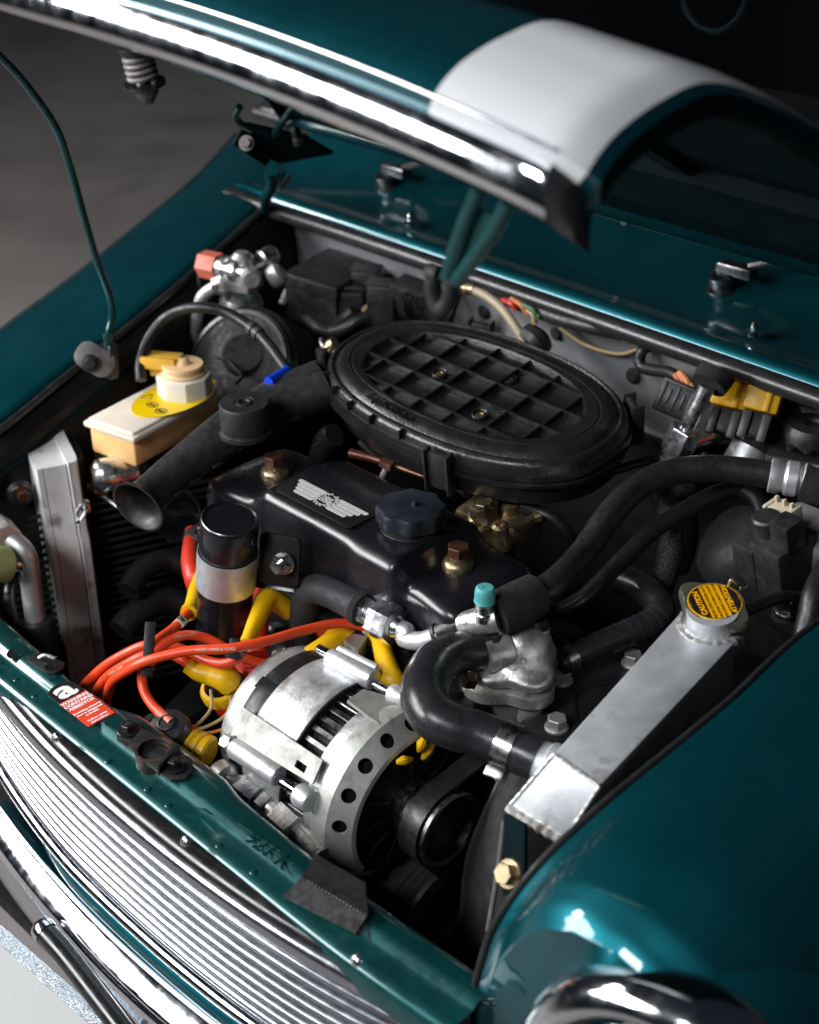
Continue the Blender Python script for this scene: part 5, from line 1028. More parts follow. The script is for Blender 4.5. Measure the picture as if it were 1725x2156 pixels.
def seg(y0, y1, r=0.0205):
    pts = []
    a0_, a1_ = math.asin(y0/r), math.asin(min(1, y1/r))
    pts = [(r*math.cos(a0_+(a1_-a0_)*i/10), r*math.sin(a0_+(a1_-a0_)*i/10)) for i in range(11)]
    return pts+[(-x, y) for x, y in reversed(pts)]
obj('label_band', prism(seg(0.0085, 0.0200), 0.0004, 0.0008, 0, LB), 'black_print', lb, 0)
obj('label_band', prism([(x, -y) for x, y in seg(0.0085, 0.0200)], 0.0004, 0.0008, 0, LB), 'black_print', lb, 0)
obj('label_ring_line', lathe([(0.0212, 0.0004), (0.0212, 0.0007), (0.0208, 0.0007), (0.0208, 0.0004)], 56, CX, False), 'black_print', lb, 0)
obj('lettering', text('CAUTION', 0.0064, LB @ T(0, 0.0122, 0.0009), 0.0001, 0.0003), 'orange_print', lb, 0)
obj('lettering', text('ATTENTION', 0.0060, LB @ T(0, -0.0122, 0.0009), 0.0001, 0.0003), 'orange_print', lb, 0)
for k, s in enumerate(('NEVER OPEN WHEN HOT', 'NE JAMAIS OUVRIR A CHAUD', 'NON APRIRE QUANDO CALDO')):
    obj('lettering', text(s, 0.0034 if k == 0 else 0.0030, LB @ T(0, 0.0048-k*0.0046, 0.0006), 0.0001, 0.0), 'black_print', lb, 0)
obj('copper_clip', tube([P(1535, 1235, 0.034), P(1540, 1222, 0.040), P(1552, 1228, 0.038), P(1563, 1232, 0.034), P(1560, 1240, 0.03)], 0.0016, 8, 6), 'brass', rcap)
# cowl and stay under the radiator
cw = thing('fan_cowl', 'black fan cowl below the front end of the radiator', 'fan cowl', P(1010, 1900, -0.4))
CWL = smooth_path([PY(1062, 1612, -0.077), PY(1045, 1660, -0.090), PY(1024, 1705, -0.100), PY(990, 1790, -0.112), PY(978, 1860, -0.120), PY(974, 1940, -0.127), PY(980, 2010, -0.132)], 4)
CWR = smooth_path([PY(1120, 1640, -0.107), PY(1115, 1700, -0.137), PY(1110, 1760, -0.150), PY(1100, 1840, -0.154), PY(1085, 1920, -0.158), PY(1065, 2000, -0.162), PY(1050, 2070, -0.167)], 4)
obj('cowl_skin', loft([[a+Vector((-0.004, 0.012, 0)), a, a.lerp(b, 0.25)+Vector((-0.003, -0.004, 0)), a.lerp(b, 0.6)+Vector((-0.003, -0.004, 0)), b, b+Vector((0.03, 0.02, 0))] for a, b in zip(CWL, CWR)], False), 'cowl_black', cw, 60)
obj('cowl_lip', tube(CWL[::3], 0.0026, 10, 3), 'cowl_black', cw)
sy = thing('radiator_stay', 'dark green stay with a brass bolt below the radiator', 'bracket', P(1085, 1850, -0.2))
obj('strap', quadplate([PY(1068, 1712, -0.188), PY(1112, 1735, -0.194), PY(1110, 1900, -0.2), PY(1066, 1880, -0.196)], 0.003), 'teal_inner', sy)
obj('stay_bolt', hexbolt(PY(1077, 1840, -0.202), (-0.1, -0.8, 0.5), 0.0085, 0.007, 0.0115, 0.004), 'brass', sy, 30)
obj('stay_edge', tube([PY(1062, 1730, -0.186), PY(1050, 1830, -0.19), PY(1028, 1960, -0.195)], 0.0022, 8, 5), 'dull_steel', sy)
# ================================================================== alternator (axis along x)
al = thing('alternator', 'silver alternator with holed steel guard in front of the engine', 'alternator', (0.11, -0.132, -0.25))
AY, AZ = -0.132, -0.160
XM = Matrix(((0, 0, 1, 0), (1, 0, 0, AY), (0, 1, 0, AZ), (0, 0, 0, 1)))       # local z -> world x, local x -> y, local y -> z
def alx(prof, seg=72, caps=True): return lathe(prof, seg, XM, caps)
obj('rear_cover', alx([(0.060, 0.010), (0.070, 0.014), (0.074, 0.022), (0.0745, 0.034)]), 'worn_alloy', al)
obj('rear_band', alx([(0.0750, 0.034), (0.0760, 0.036), (0.0760, 0.054), (0.0750, 0.056)], 72, True), 'black_satin', al)
obj('rear_shell', alx([(0.0770, 0.0545), (0.0785, 0.057), (0.0800, 0.075), (0.0810, 0.102), (0.0810, 0.108), (0.0795, 0.110), (0.070, 0.110)]), 'worn_alloy', al)
obj('shell_gasket', alx([(0.0800, 0.1095), (0.0822, 0.1105), (0.0822, 0.1125), (0.0800, 0.1135)], 72, True), 'bay_black', al)
core = obj('stator', alx([(0.068, 0.109), (0.0700, 0.110), (0.0700, 0.146), (0.068, 0.147)]), 'dark_metal', al)
for k in range(44):
    a = 2*math.pi*k/44
    obj('stator_bar', box(0.010, 0.0056, 0.032, 0.0008, XM @ Matrix.Rotation(a, 4, 'Z') @ T(0.0725, 0, 0.128), 1), 'dark_steel', core, 30)
obj('front_shell', alx([(0.072, 0.139), (0.0795, 0.1395), (0.0805, 0.142), (0.0805, 0.172)]), 'worn_alloy', al)
# steel guard with a ring of holes in its sloping shoulder
gprof = [(0.0822, 0.154), (0.0835, 0.154), (0.0850, 0.166), (0.0848, 0.172), (0.0710, 0.1905), (0.0670, 0.1915), (0.0670, 0.1890), (0.0700, 0.1880), (0.0832, 0.1705), (0.0834, 0.166)]
hole_ang = []
for hx, hy in ((1195, 595), (1040, 705), (895, 870), (790, 1067), (730, 1268)):
    q = PX(*A1(hx, hy), 0.180); hole_ang.append(math.atan2(q.z-AZ, q.y-AY))
hole_ang = [a if a >= 0 else a+2*math.pi for a in hole_ang]
gs0, gs1 = min(hole_ang)-R(35), max(hole_ang)+R(44)
gv = loft([[(r_*math.cos(a), r_*math.sin(a), z) for r_, z in gprof] for a in [gs0+(gs1-gs0)*k/80 for k in range(81)]], True, True, True)
cuts = []
for a in hole_ang:
    nrm = Vector((0.0186*math.cos(a), 0.0186*math.sin(a), 0.0142)).normalized()
    c = Vector((0.0775*math.cos(a), 0.0775*math.sin(a), 0.1813))
    cuts.append(lathe([(0.0066, -0.008), (0.0066, 0.008)], 20, frame(c, nrm)))
gv = cut(gv, join(*cuts))
obj('steel_guard', tf(gv, XM), 'zinc', al, 30)
obj('guard_inside', alx([(0.0800, 0.150), (0.0800, 0.166), (0.0660, 0.184), (0.060, 0.1860), (0.001, 0.1870)], 72, False), 'bay_black', al)
fan = obj('cooling_fan', alx([(0.030, 0.178), (0.058, 0.179), (0.058, 0.181), (0.030, 0.182)]), 'bay_black', al)
for k in range(12):
    a = 2*math.pi*k/12
    obj('fan_blade', box(0.026, 0.002, 0.010, 0.0005, XM @ Matrix.Rotation(a, 4, 'Z') @ T(0.044, 0, 0.186) @ Matrix.Rotation(0.4, 4, 'X')), 'bay_black', fan)
# strap plates of the guard
def PR(u, v, rad):
    '''point on that sight line at the given distance from the alternator axis, near side'''
    r = ray(u, v); oy, oz = CAM.y-AY, CAM.z-AZ
    a = r.y**2+r.z**2; b = 2*(oy*r.y+oz*r.z); c = oy*oy+oz*oz-rad*rad; d = b*b-4*a*c
    return CAM+r*((-b-math.sqrt(max(d, 0)))/(2*a))
s0, s1, s2, s3 = PR(*A1(150, 512), 0.0865), PR(*A1(655, 850), 0.0868), PR(*A1(590, 1000), 0.0868), PR(*A1(80, 690), 0.0865)
pltA = quadplate([s0, s1, s2, s3], 0.0025)
hp_ = PR(*A1(518, 888), 0.086); nrmA = (s1-s0).cross(s2-s1).normalized()
pltA = cut(pltA, box(0.013, 0.0065, 0.03, 0, frame(hp_, nrmA, s1-s0)))
obj('guard_strap', pltA, 'strap_zinc', al, 30)
t0, t1, t2, t3 = PR(*A1(900, 400), 0.0855), PR(*A1(1175, 470), 0.0865), PR(*A1(1000, 620), 0.0855), PR(*A1(800, 470), 0.085)
obj('guard_strap', quadplate([t0, PR(*A1(1000, 430), 0.086), t1, t2, t3], 0.0025), 'strap_zinc', al, 30)
# through bolts with their bosses
def bolt_run(p0, p1, r, m_, nm, seg=22): return obj(nm, lathe([(r*0.9, 0), (r, 0.002), (r, (p1-p0).length-0.002), (r*0.9, (p1-p0).length)], seg, frame(p0, p1-p0)), m_, al)
b0, b1 = PR(*A1(92, 765), 0.088), PR(*A1(375, 950), 0.088)
bolt_run(b0, b1, 0.0100, 'matt_alloy', 'boss')
bolt_run(PR(*A1(380, 975), 0.088), PR(*A1(505, 1050), 0.088), 0.0048, 'chrome', 'through_bolt')
bolt_run(PR(*A1(495, 1055), 0.088), PR(*A1(575, 1110), 0.088), 0.0105, 'matt_alloy', 'boss')
dd = (b0-b1).normalized()
obj('bolt_head', join(hexbolt(b0, dd, 0.0088, 0.009, 0.0105, 0.003), lathe([(0.0062, 0), (0.0062, 0.02)], 16, frame(b0-dd*0.006, dd))), 'steel', al, 30)
c0_, c1_ = PR(*A1(690, 205), 0.085), PR(*A1(965, 345), 0.0875)
bolt_run(c0_, c1_, 0.0098, 'matt_alloy', 'boss')
obj('boss_rib', box((c1_-c0_).length*0.9, 0.006, 0.008, 0.002, frame(c0_.lerp(c1_, 0.5)+Vector((0, 0.008, 0.007)), (0, -0.5, 1), c1_-c0_)), 'matt_alloy', al)
bolt_run(PR(*A1(960, 365), 0.085), PR(*A1(1080, 425), 0.086), 0.0042, 'chrome', 'through_bolt')
bolt_run(PR(*A1(1070, 420), 0.087), PR(*A1(1165, 465), 0.087), 0.0088, 'matt_alloy', 'boss')
obj('terminal_stud', join(lathe([(0.0048-0.0005*(k % 2), 0.0009*k) for k in range(22)], 16, frame(PR(*A1(618, 150), 0.084), c1_-c0_)), prism(ngon(6, 0.0075), 0.018, 0.024, 0.0008, frame(PR(*A1(618, 150), 0.084), c1_-c0_))), 'chrome', al, 30)
obj('vent_slot', join(*[box(0.003, 0.012, 0.026, 0.0006, XM @ Matrix.Rotation(R(a), 4, 'Z') @ T(0.0752, 0, 0.046)) for a in (118,)]), 'bay_black', al)
# pulley and belt
py_ = thing('alternator_pulley', 'smooth black belt running on the alternator pulley', 'pulley', (0.225, AY, AZ-0.04))
obj('hub', alx([(0.0225, 0.186), (0.0235, 0.188), (0.0235, 0.205), (0.021, 0.208)], 40), 'steel', py_)
obj('pulley', alx([(0.026, 0.204), (0.0335, 0.205), (0.0345, 0.207), (0.0345, 0.2095), (0.0325, 0.2105), (0.0325, 0.2325), (0.0350, 0.234), (0.0352, 0.2375), (0.0335, 0.2385), (0.0305, 0.2370), (0.0295, 0.224), (0.004, 0.222)], 64), 'dark_steel', py_)
pB = Vector((0.222, AY, AZ)); cB = Vector((0.222, 0.06, -0.36)); wB = Vector((0.222, 0.03, -0.135))
# belt loop through alternator, water pump and crank pulleys
def belt_loop(circs, x0, x1, th=0.004):
    pts = []
    n = len(circs)
    for i in range(n):
        (ya, za, ra), (yb, zb, rb), (yp, zp, rp) = circs[i], circs[(i+1) % n], circs[i-1]
        def tang(p, q):
            (y1, z1, r1), (y2, z2, r2) = p, q; d = math.hypot(y2-y1, z2-z1); base = math.atan2(z2-z1, y2-y1); off = math.acos((r1-r2)/d); return base-off
        a_in = tang(circs[i-1], circs[i]); a_out = tang(circs[i], circs[(i+1) % n])
        while a_out < a_in: a_out += 2*math.pi
        k = 14
        for j in range(k+1):
            a = a_in+(a_out-a_in)*j/k; pts.append((ya+ra*math.cos(a), za+ra*math.sin(a), math.cos(a), math.sin(a)))
    rings = [[Vector((x0, y, z)), Vector((x1, y, z)), Vector((x1, y+c*th, z+s*th)), Vector((x0, y+c*th, z+s*th))] for y, z, c, s in pts]
    rings.append(rings[0]); return loft(rings, True, False, False)
obj('belt', belt_loop([(AY, AZ, 0.0330), (0.05, -0.37, 0.062), (0.065, -0.155, 0.045)], 0.2115, 0.2315), 'rubber', py_, 50)
ck = thing('crank_pulley', 'ribbed black crank pulley low beside the fan cowl', 'pulley', (0.26, -0.09, -0.42))
kc_ = PX(900, 1905, 0.205)
KX = Matrix(((0, 0, 1, kc_.x), (1, 0, 0, kc_.y), (0, 1, 0, kc_.z), (0, 0, 0, 1)))
obj('drum', lathe([(0.030, -0.035), (0.047, -0.034), (0.048, -0.030), (0.046, -0.027), (0.0465, -0.008), (0.044, -0.006), (0.048, -0.003), (0.0485, 0.0), (0.046, 0.002), (0.048, 0.004), (0.0485, 0.008), (0.046, 0.010), (0.048, 0.013), (0.047, 0.017), (0.035, 0.018), (0.033, 0.012), (0.003, 0.012)], 64, KX), 'cowl_black', ck)
# yellow and dark scraps seen through the gap below the hose
yt = thing('yellow_tags', 'yellow plastic tags glimpsed below the top hose', 'tag', PX(895, 1580, 0.196))
for k, (a, b) in enumerate((((1245, 790), (1285, 700)), ((1270, 840), (1345, 730)), ((1110, 860), (1200, 840)))):
    obj('tag', tube([PX(*A1(*a), 0.196), PX(*A1((a[0]+b[0])/2, (a[1]+b[1])/2), 0.198), PX(*A1(*b), 0.196)], [0.002, 0.0045, 0.002], 8, 4), 'yellow', yt)
# lever and pivot bracket behind the alternator
lv = thing('alternator_bracket', 'grey alloy top bracket with rubber bush behind the alternator', 'bracket', P(*A1(880, 190), -0.11))
obj('arm', quadplate([P(*A1(780, 170), -0.092), P(*A1(840, 130), -0.092), P(*A1(925, 150), -0.092), P(*A1(870, 240), -0.092)], 0.014), 'cast_alloy', lv)
obj('bush', lathe([(0.018, -0.012), (0.019, 0.0), (0.017, 0.006), (0.009, 0.007), (0.008, 0.002), (0.001, 0.002)], 30, frame(P(*A1(935, 215), -0.105), (0.75, -0.45, 0.35))), 'black_paint', lv)
obj('bush_bolt', hexbolt(P(*A1(1000, 280), -0.11), (0.7, -0.5, 0.3), 0.0085, 0.008, 0.011, 0.003), 'steel', lv, 30)
# pipes and unions between slam panel and alternator
lp = thing('lower_pipe', 'alloy pipe with hex unions low between slam panel and alternator', 'pipe', P(560, 1710, -0.2))
Q = [P(*A1(20, 950), -0.165), P(*A1(60, 985), -0.165), P(*A1(130, 1000), -0.167), P(*A1(200, 1060), -0.168), P(*A1(290, 1130), -0.17), P(*A1(370, 1200), -0.17), P(*A1(470, 1290), -0.17), P(*A1(560, 1370), -0.172), P(*A1(640, 1460), -0.175)]
obj('pipe', tube(Q, [0.010, 0.0085, 0.0085, 0.0085, 0.0085, 0.010, 0.010, 0.010, 0.010], 18, 6), 'cast_alloy', lp)
for s, r, L_, m_ in ((0.37, 0.0145, 0.022, 'bright_alloy'), (0.5, 0.0125, 0.010, 'cast_alloy'), (0.70, 0.0165, 0.026, 'cast_alloy')):
    p, d = along(Q, s); obj('hex_union', prism(ngon(6, r, 0.4), -L_/2, L_/2, 0.0012, frame(p, d)), m_, lp, 30)
obj('end_cap', lathe([(0.009, -0.012), (0.0145, -0.006), (0.0145, 0.006), (0.01, 0.01)], 20, frame(Q[0], Q[1]-Q[0])), 'cast_alloy', lp)
# ================================================================== left side of the bay
gb_ = thing('control_box', 'tall weathered grey alloy control box at the far front corner', 'control box', P(150, 1400, -0.35))
t_l, t_r, m_l, m_r = P(*E1(270, 250), -0.03), P(*E1(560, 195), -0.03), None, None
exb = (t_r-t_l); exb.z = 0; wB_ = exb.length*1.12; exb.normalize(); dpt = Vector((-exb.y, exb.x, 0)); 
if dpt.dot(CAM-t_l) > 0: dpt = -dpt
xx = t_l+exb*0
def bxpt(t, depth, dz, sl): return t_l+exb*(wB_*t)+dpt*depth+Vector((0, 0, dz))+(-dpt)*sl
prof = [(0.0, 0.0), (0.014, -0.075), (0.020, -0.084), (0.022, -0.10), (0.022, -0.30)]
rows = []
for fwd, dz in prof:
    ring = []
    for t, dp in ((0.0, 0.10), (0.0, 0.003), (0.04, 0.0), (0.16, 0.0), (0.175, 0.0025), (0.19, 0.0), (0.70, 0.0), (0.73, 0.003), (0.74, 0.003), (0.74, 0.10)):
        ring.append(bxpt(t, dp, dz, fwd))
    rows.append(ring)
cbx = obj('case', loft(rows, True), 'box_alloy', gb_, 40)
rows = []
for fwd, dz in prof:
    rows.append([bxpt(t, dp, dz+0.003, fwd+0.002) for t, dp in ((0.745, 0.10), (0.745, 0.002), (0.76, -0.002), (0.79, -0.002), (0.80, 0.0), (0.82, 0.0), (0.83, -0.002), (0.95, -0.001), (1.0, 0.004), (1.02, 0.012), (1.02, 0.10))])
obj('cover_flange', loft(rows, True), 'box_alloy', gb_, 40)
obj('side_cover', loft([[bxpt(t, dp, dz-0.006, fwd) for t, dp in ((1.03, 0.012), (1.25, 0.03), (1.25, 0.10), (1.03, 0.10))] for fwd, dz in prof], True), 'black_satin', gb_, 40)
cp0 = P(*E1(628, 560), -0.05)
ck_ = obj('cover_clip', tube([P(*E1(600, 650), -0.058), P(*E1(585, 590), -0.054), P(*E1(640, 500), -0.046), P(*E1(660, 560), -0.05), P(*E1(615, 640), -0.058)], 0.0022, 8, 5), 'bright_alloy', gb_)
obj('clip_lug', box(0.010, 0.008, 0.014, 0.002, frame(P(*E1(655, 530), -0.05), (0, 0, 1))), 'bright_alloy', ck_)
ap = thing('charging_pipe', 'bent alloy air conditioning pipe at the left edge of the bay', 'pipe', P(70, 1350, -0.2))
Q = [P(*E1(-120, 760), -0.07), P(*E1(20, 770), -0.07), P(*E1(110, 800), -0.072), P(*E1(185, 870), -0.08), P(*E1(215, 950), -0.092), P(*E1(235, 1100), -0.115), P(*E1(260, 1300), -0.145), P(*E1(290, 1480), -0.172)]
obj('pipe', tube(Q, 0.0105, 18, 8), 'matt_alloy', ap)
obj('pipe_nut', prism(ngon(6, 0.019, 0.2), -0.02, 0.012, 0.002, frame(P(*E1(10, 765), -0.068), (1, -0.2, 0))), 'cast_alloy', ap, 30)
obj('tee', tube([P(*E1(200, 970), -0.095), P(*E1(140, 965), -0.092), P(*E1(70, 965), -0.088)], [0.009, 0.0085, 0.0085], 16, 3), 'bright_alloy', ap)
l0, l1 = P(*E1(85, 968), -0.088), P(*E1(-30, 970), -0.082)
obj('lime_cap', lathe([(0.0125, 0), (0.0180, 0.004), (0.0190, 0.008), (0.0190, 0.034), (0.0165, 0.037), (0.002, 0.037)], 30, frame(l0, l1-l0)), 'lime_cap', ap)
obj('branch_pipe', tube([P(*E1(150, 1000), -0.10), P(*E1(90, 1100), -0.12), P(*E1(70, 1220), -0.135), P(*E1(100, 1360), -0.155), P(*E1(140, 1480), -0.172)], 0.0065, 14, 6), 'dark_steel', ap)
obj('rubber_sleeve', lathe([(0.019, -0.03), (0.0195, 0.01), (0.018, 0.014), (0.010, 0.014)], 26, frame(P(*E1(292, 1490), -0.172), P(*E1(260, 1300), -0.145)-P(*E1(290, 1480), -0.172))), 'black_satin', ap)
cn = thing('condenser_core', 'dark finned condenser core at the far side of the bay', 'condenser', (-0.36, -0.05, -0.35))
for k in range(26):
    z = -0.09-0.009*k
    obj('fin_tube', box(0.34, 0.004, 0.004, 0.001, frame((-0.30, 0.0-0.003*k, z), (0, 0, 1), (0.35, 0.94, 0))), 'interior', cn)
gs = thing('inner_wing_stud', 'rusty stud with rubber grommet on the far inner wing', 'bolt', P(*E1(180, 430), -0.06))
obj('grommet', lathe([(0.014, 0), (0.014, 0.005), (0.009, 0.008), (0.006, 0.006)], 20, frame(P(*E1(150, 420), -0.06), (0.9, -0.3, 0.2))), 'rubber', gs)
obj('stud', hexbolt(P(*E1(165, 420), -0.058), (0.9, -0.3, 0.0), 0.0065, 0.010, 0.009, 0.002), 'brown_bolt', gs)
h2 = thing('second_trumpet', 'small dark horn trumpet below the intake snorkel', 'horn', P(375, 1090, -0.12))
obj('horn', lathe([(0.016, -0.06), (0.020, -0.03), (0.027, -0.006), (0.029, 0.0), (0.0275, 0.001), (0.024, -0.006), (0.016, -0.03), (0.002, -0.05)], 36, frame(P(372, 1085, -0.10), (0.35, -0.75, 0.45))), 'black_paint', h2)
bh = thing('bypass_hose', 'short upright grey hose end behind the rocker cover', 'hose', P(690, 960, -0.02))
obj('hose', tube([P(672, 985, -0.04), P(678, 950, -0.01), P(690, 925, 0.01), P(705, 915, 0.018)], 0.0125, 18, 6), 'grey_rubber', bh)
# ================================================================== throttle gear behind the rocker cover
tb = thing('throttle_unit', 'brass coloured throttle body below the air cleaner', 'throttle body', P(1040, 1110, -0.06))
obj('base_casting', box(0.075, 0.05, 0.035, 0.006, frame(P(1050, 1105, -0.03), (0, 0, 1), (1, 0.15, 0))), 'brass', tb)
for u, v, r, h_ in ((1020, 1085, 0.014, 0.016), (1072, 1075, 0.013, 0.012), (1015, 1125, 0.010, 0.012), (1055, 1130, 0.008, 0.014)):
    obj('casting_boss', lathe([(r*1.2, -0.012), (r*1.15, 0), (r, 0.002), (r, h_), (r*0.6, h_+0.002), (r*0.5, h_-0.002), (0.001, h_-0.002)], 26, frame(P(u, v, -0.012), (0.05, -0.2, 1))), 'brass', tb)
obj('hex_screw', hexbolt(P(1018, 1068, 0.004), (0, -0.1, 1), 0.008, 0.006, 0.0, 0.0), 'brass', tb, 30)
obj('cable_lever', quadplate([P(*z4(445, 1185), -0.01), P(*z4(525, 1125), -0.005), P(*z4(560, 1140), -0.005), P(*z4(530, 1150), -0.008), P(*z4(460, 1200), -0.014)], 0.006), 'brass', tb)
obj('vacuum_tube', tube([P(*z4(470, 1075), 0.0), P(*z4(540, 1100), -0.004), P(*z4(620, 1140), -0.01), P(*z4(680, 1210), -0.03), P(*z4(690, 1290), -0.06)], 0.0065, 12, 6), 'rubber', tb)
rdl = thing('throttle_linkage', 'thin copper brown throttle rod behind the rocker cover', 'rod', P(840, 980, -0.02))
obj('rod', tube([P(*B1(720, 155), 0.0), P(*B1(830, 180), 0.0), P(*B1(940, 215), 0.0), P(*B1(1090, 270), 0.0), P(*B1(1260, 325), 0.0)], [0.0055, 0.0045, 0.003, 0.0025, 0.002], 10, 4), 'brown_bolt', rdl)
obj('rod_union', hexbolt(P(*B1(900, 205), 0.0), (1, 0.0, 0), 0.0065, 0.016), 'brown_bolt', rdl)
obj('drop_link', tube([P(*B1(935, 200), 0.002), P(*B1(915, 245), -0.008), P(*B1(885, 310), -0.02)], 0.0032, 8, 3), 'zinc', rdl)
# ================================================================== hoses at the right of the bay
ah = thing('gas_hose', 'thick black hose arching right to a crimped alloy ferrule', 'hose', P(1150, 1255, -0.05))
AH = [P(1075, 1280, -0.008), P(1120, 1256, -0.006), P(1172, 1224, 0.0), P(1228, 1166, 0.004), P(1280, 1090, 0.022), P(1340, 1028, 0.036), P(1410, 996, 0.044), P(1490, 986, 0.048), P(1570, 992, 0.048), P(1625, 1001, 0.047)]
obj('hose', tube(AH, 0.0128, 24, 8), 'rubber', ah)
obj('foam_sleeve', tube([P(1048, 1292, -0.010), P(1070, 1282, -0.008), P(1100, 1267, -0.006), P(1128, 1252, -0.005)], [0.0195, 0.0200, 0.0200, 0.0190], 26, 5), 'foam', ah)
dF = (AH[-1]-AH[-2]).normalized()
obj('ferrule', lathe([(0.0136, 0.0), (0.0162, 0.001), (0.0165, 0.008), (0.0140, 0.012), (0.0140, 0.013), (0.0165, 0.016), (0.0165, 0.025), (0.0140, 0.028), (0.0140, 0.029), (0.0165, 0.031), (0.0160, 0.046), (0.012, 0.047)], 40, frame(P(1620, 1000, 0.047), dF)), 'matt_alloy', ah)
obj('foam_end', tube([P(1690, 1014, 0.045), P(1725, 1024, 0.043), P(1790, 1040, 0.04)], 0.0178, 24, 3), 'foam', ah)
hh_ = thing('heater_hose', 'slim black hose running below the thick gas hose', 'hose', P(1175, 1290, -0.08))
HH = [P(1150, 1290, -0.075), P(1180, 1284, -0.065), P(1232, 1256, -0.050), P(1300, 1190, -0.03), P(1370, 1122, -0.012), P(1440, 1075, 0.0), P(1510, 1038, 0.010), P(1560, 1030, 0.012), P(1594, 1052, 0.008), P(1608, 1092, -0.003), P(1612, 1115, -0.01)]
obj('hose', tube(HH, 0.0085, 20, 8), 'rubber', hh_)
bhz = thing('bottom_hose', 'ring marked black coolant hose bending behind the radiator', 'hose', P(1200, 1390, -0.11))
BHp = [P(1175, 1398, -0.082), P(1205, 1384, -0.080), P(1260, 1358, -0.076), P(1320, 1333, -0.071), P(1370, 1312, -0.066), P(1392, 1288, -0.062), P(1380, 1262, -0.060), P(1345, 1234, -0.060), P(1300, 1215, -0.062)]
obj('hose', tube(BHp, [0.0118, 0.0118, 0.012, 0.0125, 0.013, 0.0135, 0.014, 0.0145, 0.0145], 24, 8), 'grey_rubber', bhz)
for k in range(9):
    p, d = along(BHp, 0.20+0.045*k); r = 0.0123+0.0002*k
    obj('ring_line', lathe([(r+0.0001, -0.0002), (r+0.0004, 0), (r+0.0001, 0.0002)], 32, frame(p, d), False), 'lead_grey', bhz)
p, d = along(BHp, 0.105); clamp(bhz, p, d, 0.0120, 0.010, 'steel', 0.5, False)
obj('clip_tail', box(0.012, 0.004, 0.010, 0.001, frame(P(1182, 1352, -0.07), (0, 0, 1))), 'dark_steel', bhz)
for k, (pts, lab) in enumerate((([D1(480, 1320), D1(520, 1400), D1(550, 1520), D1(560, 1640), D1(550, 1800), D1(500, 1990), D1(470, 2100)], 'braided dark sleeve hanging nearest the slim hose'), ([D1(660, 1270), D1(680, 1360), D1(680, 1480), D1(690, 1600), D1(670, 1760), D1(620, 1900)], 'braided dark sleeve behind the other braided sleeve'))):
    t = thing('braided_sleeve', lab, 'cable sleeve', P(*pts[-1], -0.1), 'braided sleeves')
    zz = [0.0, -0.005, -0.015, -0.03, -0.05, -0.075, -0.09]
    obj('sleeve', tube([P(u, v, zz[i]-0.012*k) for i, (u, v) in enumerate(pts)], 0.0125-0.0015*k, 18, 6), 'braid', t)
cnr = thing('vapour_canister', 'big dark grey vapour canister at the right of the bay', 'canister', P(1560, 1220, -0.12))
kq = P(*D1(1150, 1800), -0.045)
obj('drum', lathe([(0.042, -0.09), (0.044, -0.02), (0.044, 0.0), (0.0425, 0.001), (0.0425, 0.003), (0.044, 0.004), (0.043, 0.020), (0.036, 0.032), (0.022, 0.039), (0.002, 0.041)], 48, frame(kq, Vector((-0.45, -0.45, 0.5)))), 'dark_drum', cnr)
obj('support', box(0.1, 0.08, 0.12, 0.01, frame(kq+Vector((0.03, 0.06, -0.06)), (0, 0, 1), (0.9, 0.4, 0))), 'black_satin', cnr)
rg = thing('purge_valve', 'angular black purge valve with beige connector', 'valve', P(*D1(1420, 1850), -0.06))
vq = P(*D1(1400, 1790), 0.012); VM = frame(vq, Vector((-0.10, -0.25, 1)), Vector((1, -0.2, 0)))
obj('body', join(box(0.040, 0.046, 0.058, 0.006, VM @ T(0.004, 0, -0.008)), box(0.028, 0.050, 0.046, 0.004, VM @ T(-0.02, 0, -0.010)), box(0.030, 0.03, 0.03, 0.004, VM @ T(0.015, 0.0, -0.045))), 'black_plastic', rg, 30)
obj('upper_body', join(lathe([(0.013, 0), (0.013, 0.02), (0.011, 0.022)], 24, VM @ T(-0.010, 0, 0.016)), box(0.022, 0.022, 0.03, 0.003, VM @ T(0.014, 0, 0.03))), 'black_plastic', rg, 30)
for k in range(7): obj('side_fin', box(0.002, 0.0025, 0.006, 0.0005, VM @ T(-0.0345, -0.018+k*0.006, -0.01)), 'black_plastic', rg)
bq = P(*D1(1440, 1500), 0.04); BQ = frame(bq, Vector((-0.10, -0.25, 1)), Vector((1, -0.2, 0)))
bc2 = obj('connector', join(box(0.022, 0.017, 0.022, 0.002, BQ), box(0.014, 0.004, 0.017, 0.001, BQ @ T(0.005, -0.0102, -0.005)), box(0.004, 0.019, 0.022, 0.001, BQ @ T(-0.0135, 0, 0.0)), box(0.003, 0.019, 0.019, 0.001, BQ @ T(0.013, 0, 0.004))), 'beige', rg, 30)
for k in (-1, 0, 1): obj('prong', box(0.003, 0.004, 0.007, 0.0008, BQ @ T(k*0.009, 0.003, 0.0135)), 'beige', bc2)
obj('latch_slot', box(0.0025, 0.002, 0.012, 0.0004, BQ @ T(0.005, -0.0118, -0.003)), 'bay_black', bc2)
obj('pipe_clip', tube([P(*D1(1235, 1500), 0.02), P(*D1(1260, 1540), 0.015), P(*D1(1220, 1580), 0.01)], 0.0022, 8, 4), 'steel', rg)
rb = thing('edge_cable', 'thick black cable rising along the right picture edge', 'cable', P(1700, 1340, -0.02))
obj('cable', tube([P(1690, 1345, 0.0), P(1705, 1300, 0.015), P(1715, 1250, 0.03), P(1745, 1190, 0.04)], 0.010, 16, 5), 'rubber', rb)
ov_ = thing('overflow_hose', 'thin black overflow hose from the radiator cap', 'hose', P(1570, 1290, 0.0))
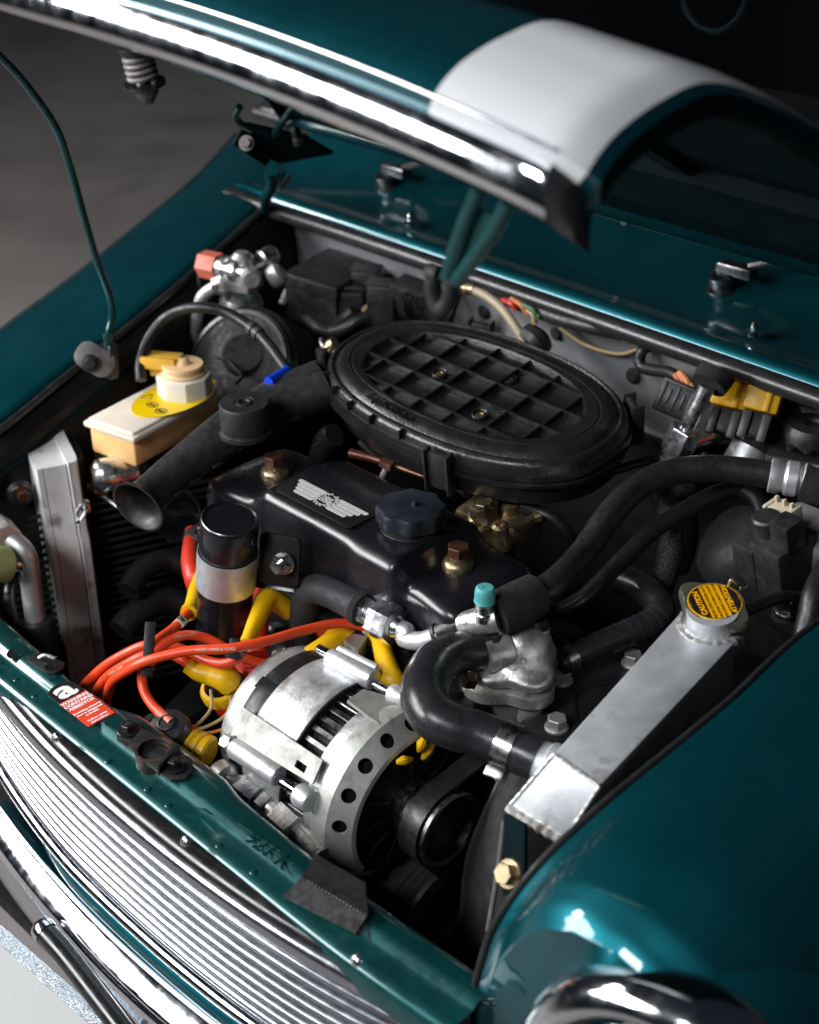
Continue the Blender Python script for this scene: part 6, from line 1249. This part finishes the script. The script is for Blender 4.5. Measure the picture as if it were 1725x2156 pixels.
obj('hose', tube([P(1548, 1300, 0.018), P(1575, 1282, 0.02), P(1610, 1268, 0.02), P(1650, 1258, 0.018), P(1700, 1262, 0.01)], 0.0058, 14, 6), 'rubber', ov_)
fx_ = thing('inner_wing_bolt', 'dull hex bolt with spring on the near inner wing', 'bolt', P(1655, 1300, 0.0))
obj('bolt', hexbolt(P(1657, 1290, 0.0), (0, 0, 1), 0.008, 0.012, 0.011, 0.003), 'dark_steel', fx_, 30)
obj('spring', tube([P(1652, 1305, -0.01)+Vector((0.010*math.cos(k*0.8), 0.010*math.sin(k*0.8), 0.0006*k)) for k in range(28)], 0.0016, 6, 2), 'dark_metal', fx_)
wbx = thing('wing_box', 'grey plastic box at the right picture edge', 'box', P(1710, 1180, -0.02))
obj('box', join(box(0.05, 0.05, 0.05, 0.006, frame(P(1725, 1175, 0.0), (0, 0, 1))), box(0.06, 0.04, 0.02, 0.005, frame(P(1715, 1110, 0.02), (0, 0, 1)))), 'bulkhead_grey', wbx, 30)
# ================================================================== loose cables and dim hoses that fill the bay
def cable(nm, lab, cat, pts, r, m_, grp=None):
    t = thing(nm, lab, cat, P(*pts[0]), grp); obj('cable' if cat != 'hose' else 'hose', tube([P(*q) for q in pts], r, 12, 7), m_, t); return t
cable('engine_loom', 'thick black taped loom running from the fuse box towards the air cleaner', 'wiring loom', [(640, 665, 0.0), (668, 690, 0.0), (700, 700, 0.0), (730, 690, 0.01), (760, 672, 0.02), (800, 668, 0.02)], 0.0075, 'black_satin')
cable('dim_hose', 'dim black hose curling in the shadow left of the coil', 'hose', [(270, 1245, -0.16), (300, 1200, -0.15), (350, 1180, -0.15), (400, 1195, -0.16), (420, 1240, -0.18)], 0.013, 'rubber')
cable('lower_hose', 'dim black hose low in the shadow beside the control box', 'hose', [(255, 1330, -0.2), (290, 1290, -0.19), (345, 1265, -0.19), (400, 1275, -0.2)], 0.016, 'rubber')
cable('heater_cable', 'black cable sagging below the front edge of the air cleaner', 'cable', [(760, 930, -0.02), (800, 965, -0.03), (860, 985, -0.035), (940, 1010, -0.03), (985, 1040, -0.02)], 0.0048, 'rubber')
cable('sensor_wire', 'thin tan wire along the bulkhead behind the air cleaner', 'wire', [(1180, 690, 0.06), (1230, 725, 0.05), (1300, 745, 0.05), (1345, 735, 0.06)], 0.0022, 'tan_wire')
cable('purge_pipe', 'slim black pipe running under the foam wrapped pipe', 'pipe', [(1450, 955, -0.02), (1500, 935, 0.0), (1560, 930, 0.01), (1620, 945, 0.015), (1680, 960, 0.015)], 0.0055, 'rubber')
cable('kick_cable', 'black cable crossing behind the thick gas hose', 'cable', [(1250, 1010, -0.02), (1310, 985, 0.0), (1380, 965, 0.01), (1440, 955, 0.0)], 0.005, 'lead_grey')
cable('drain_tube', 'dull tube hanging below the crank pulley gap', 'hose', [(770, 1850, -0.25), (800, 1900, -0.28), (815, 1960, -0.3)], 0.008, 'lead_grey')
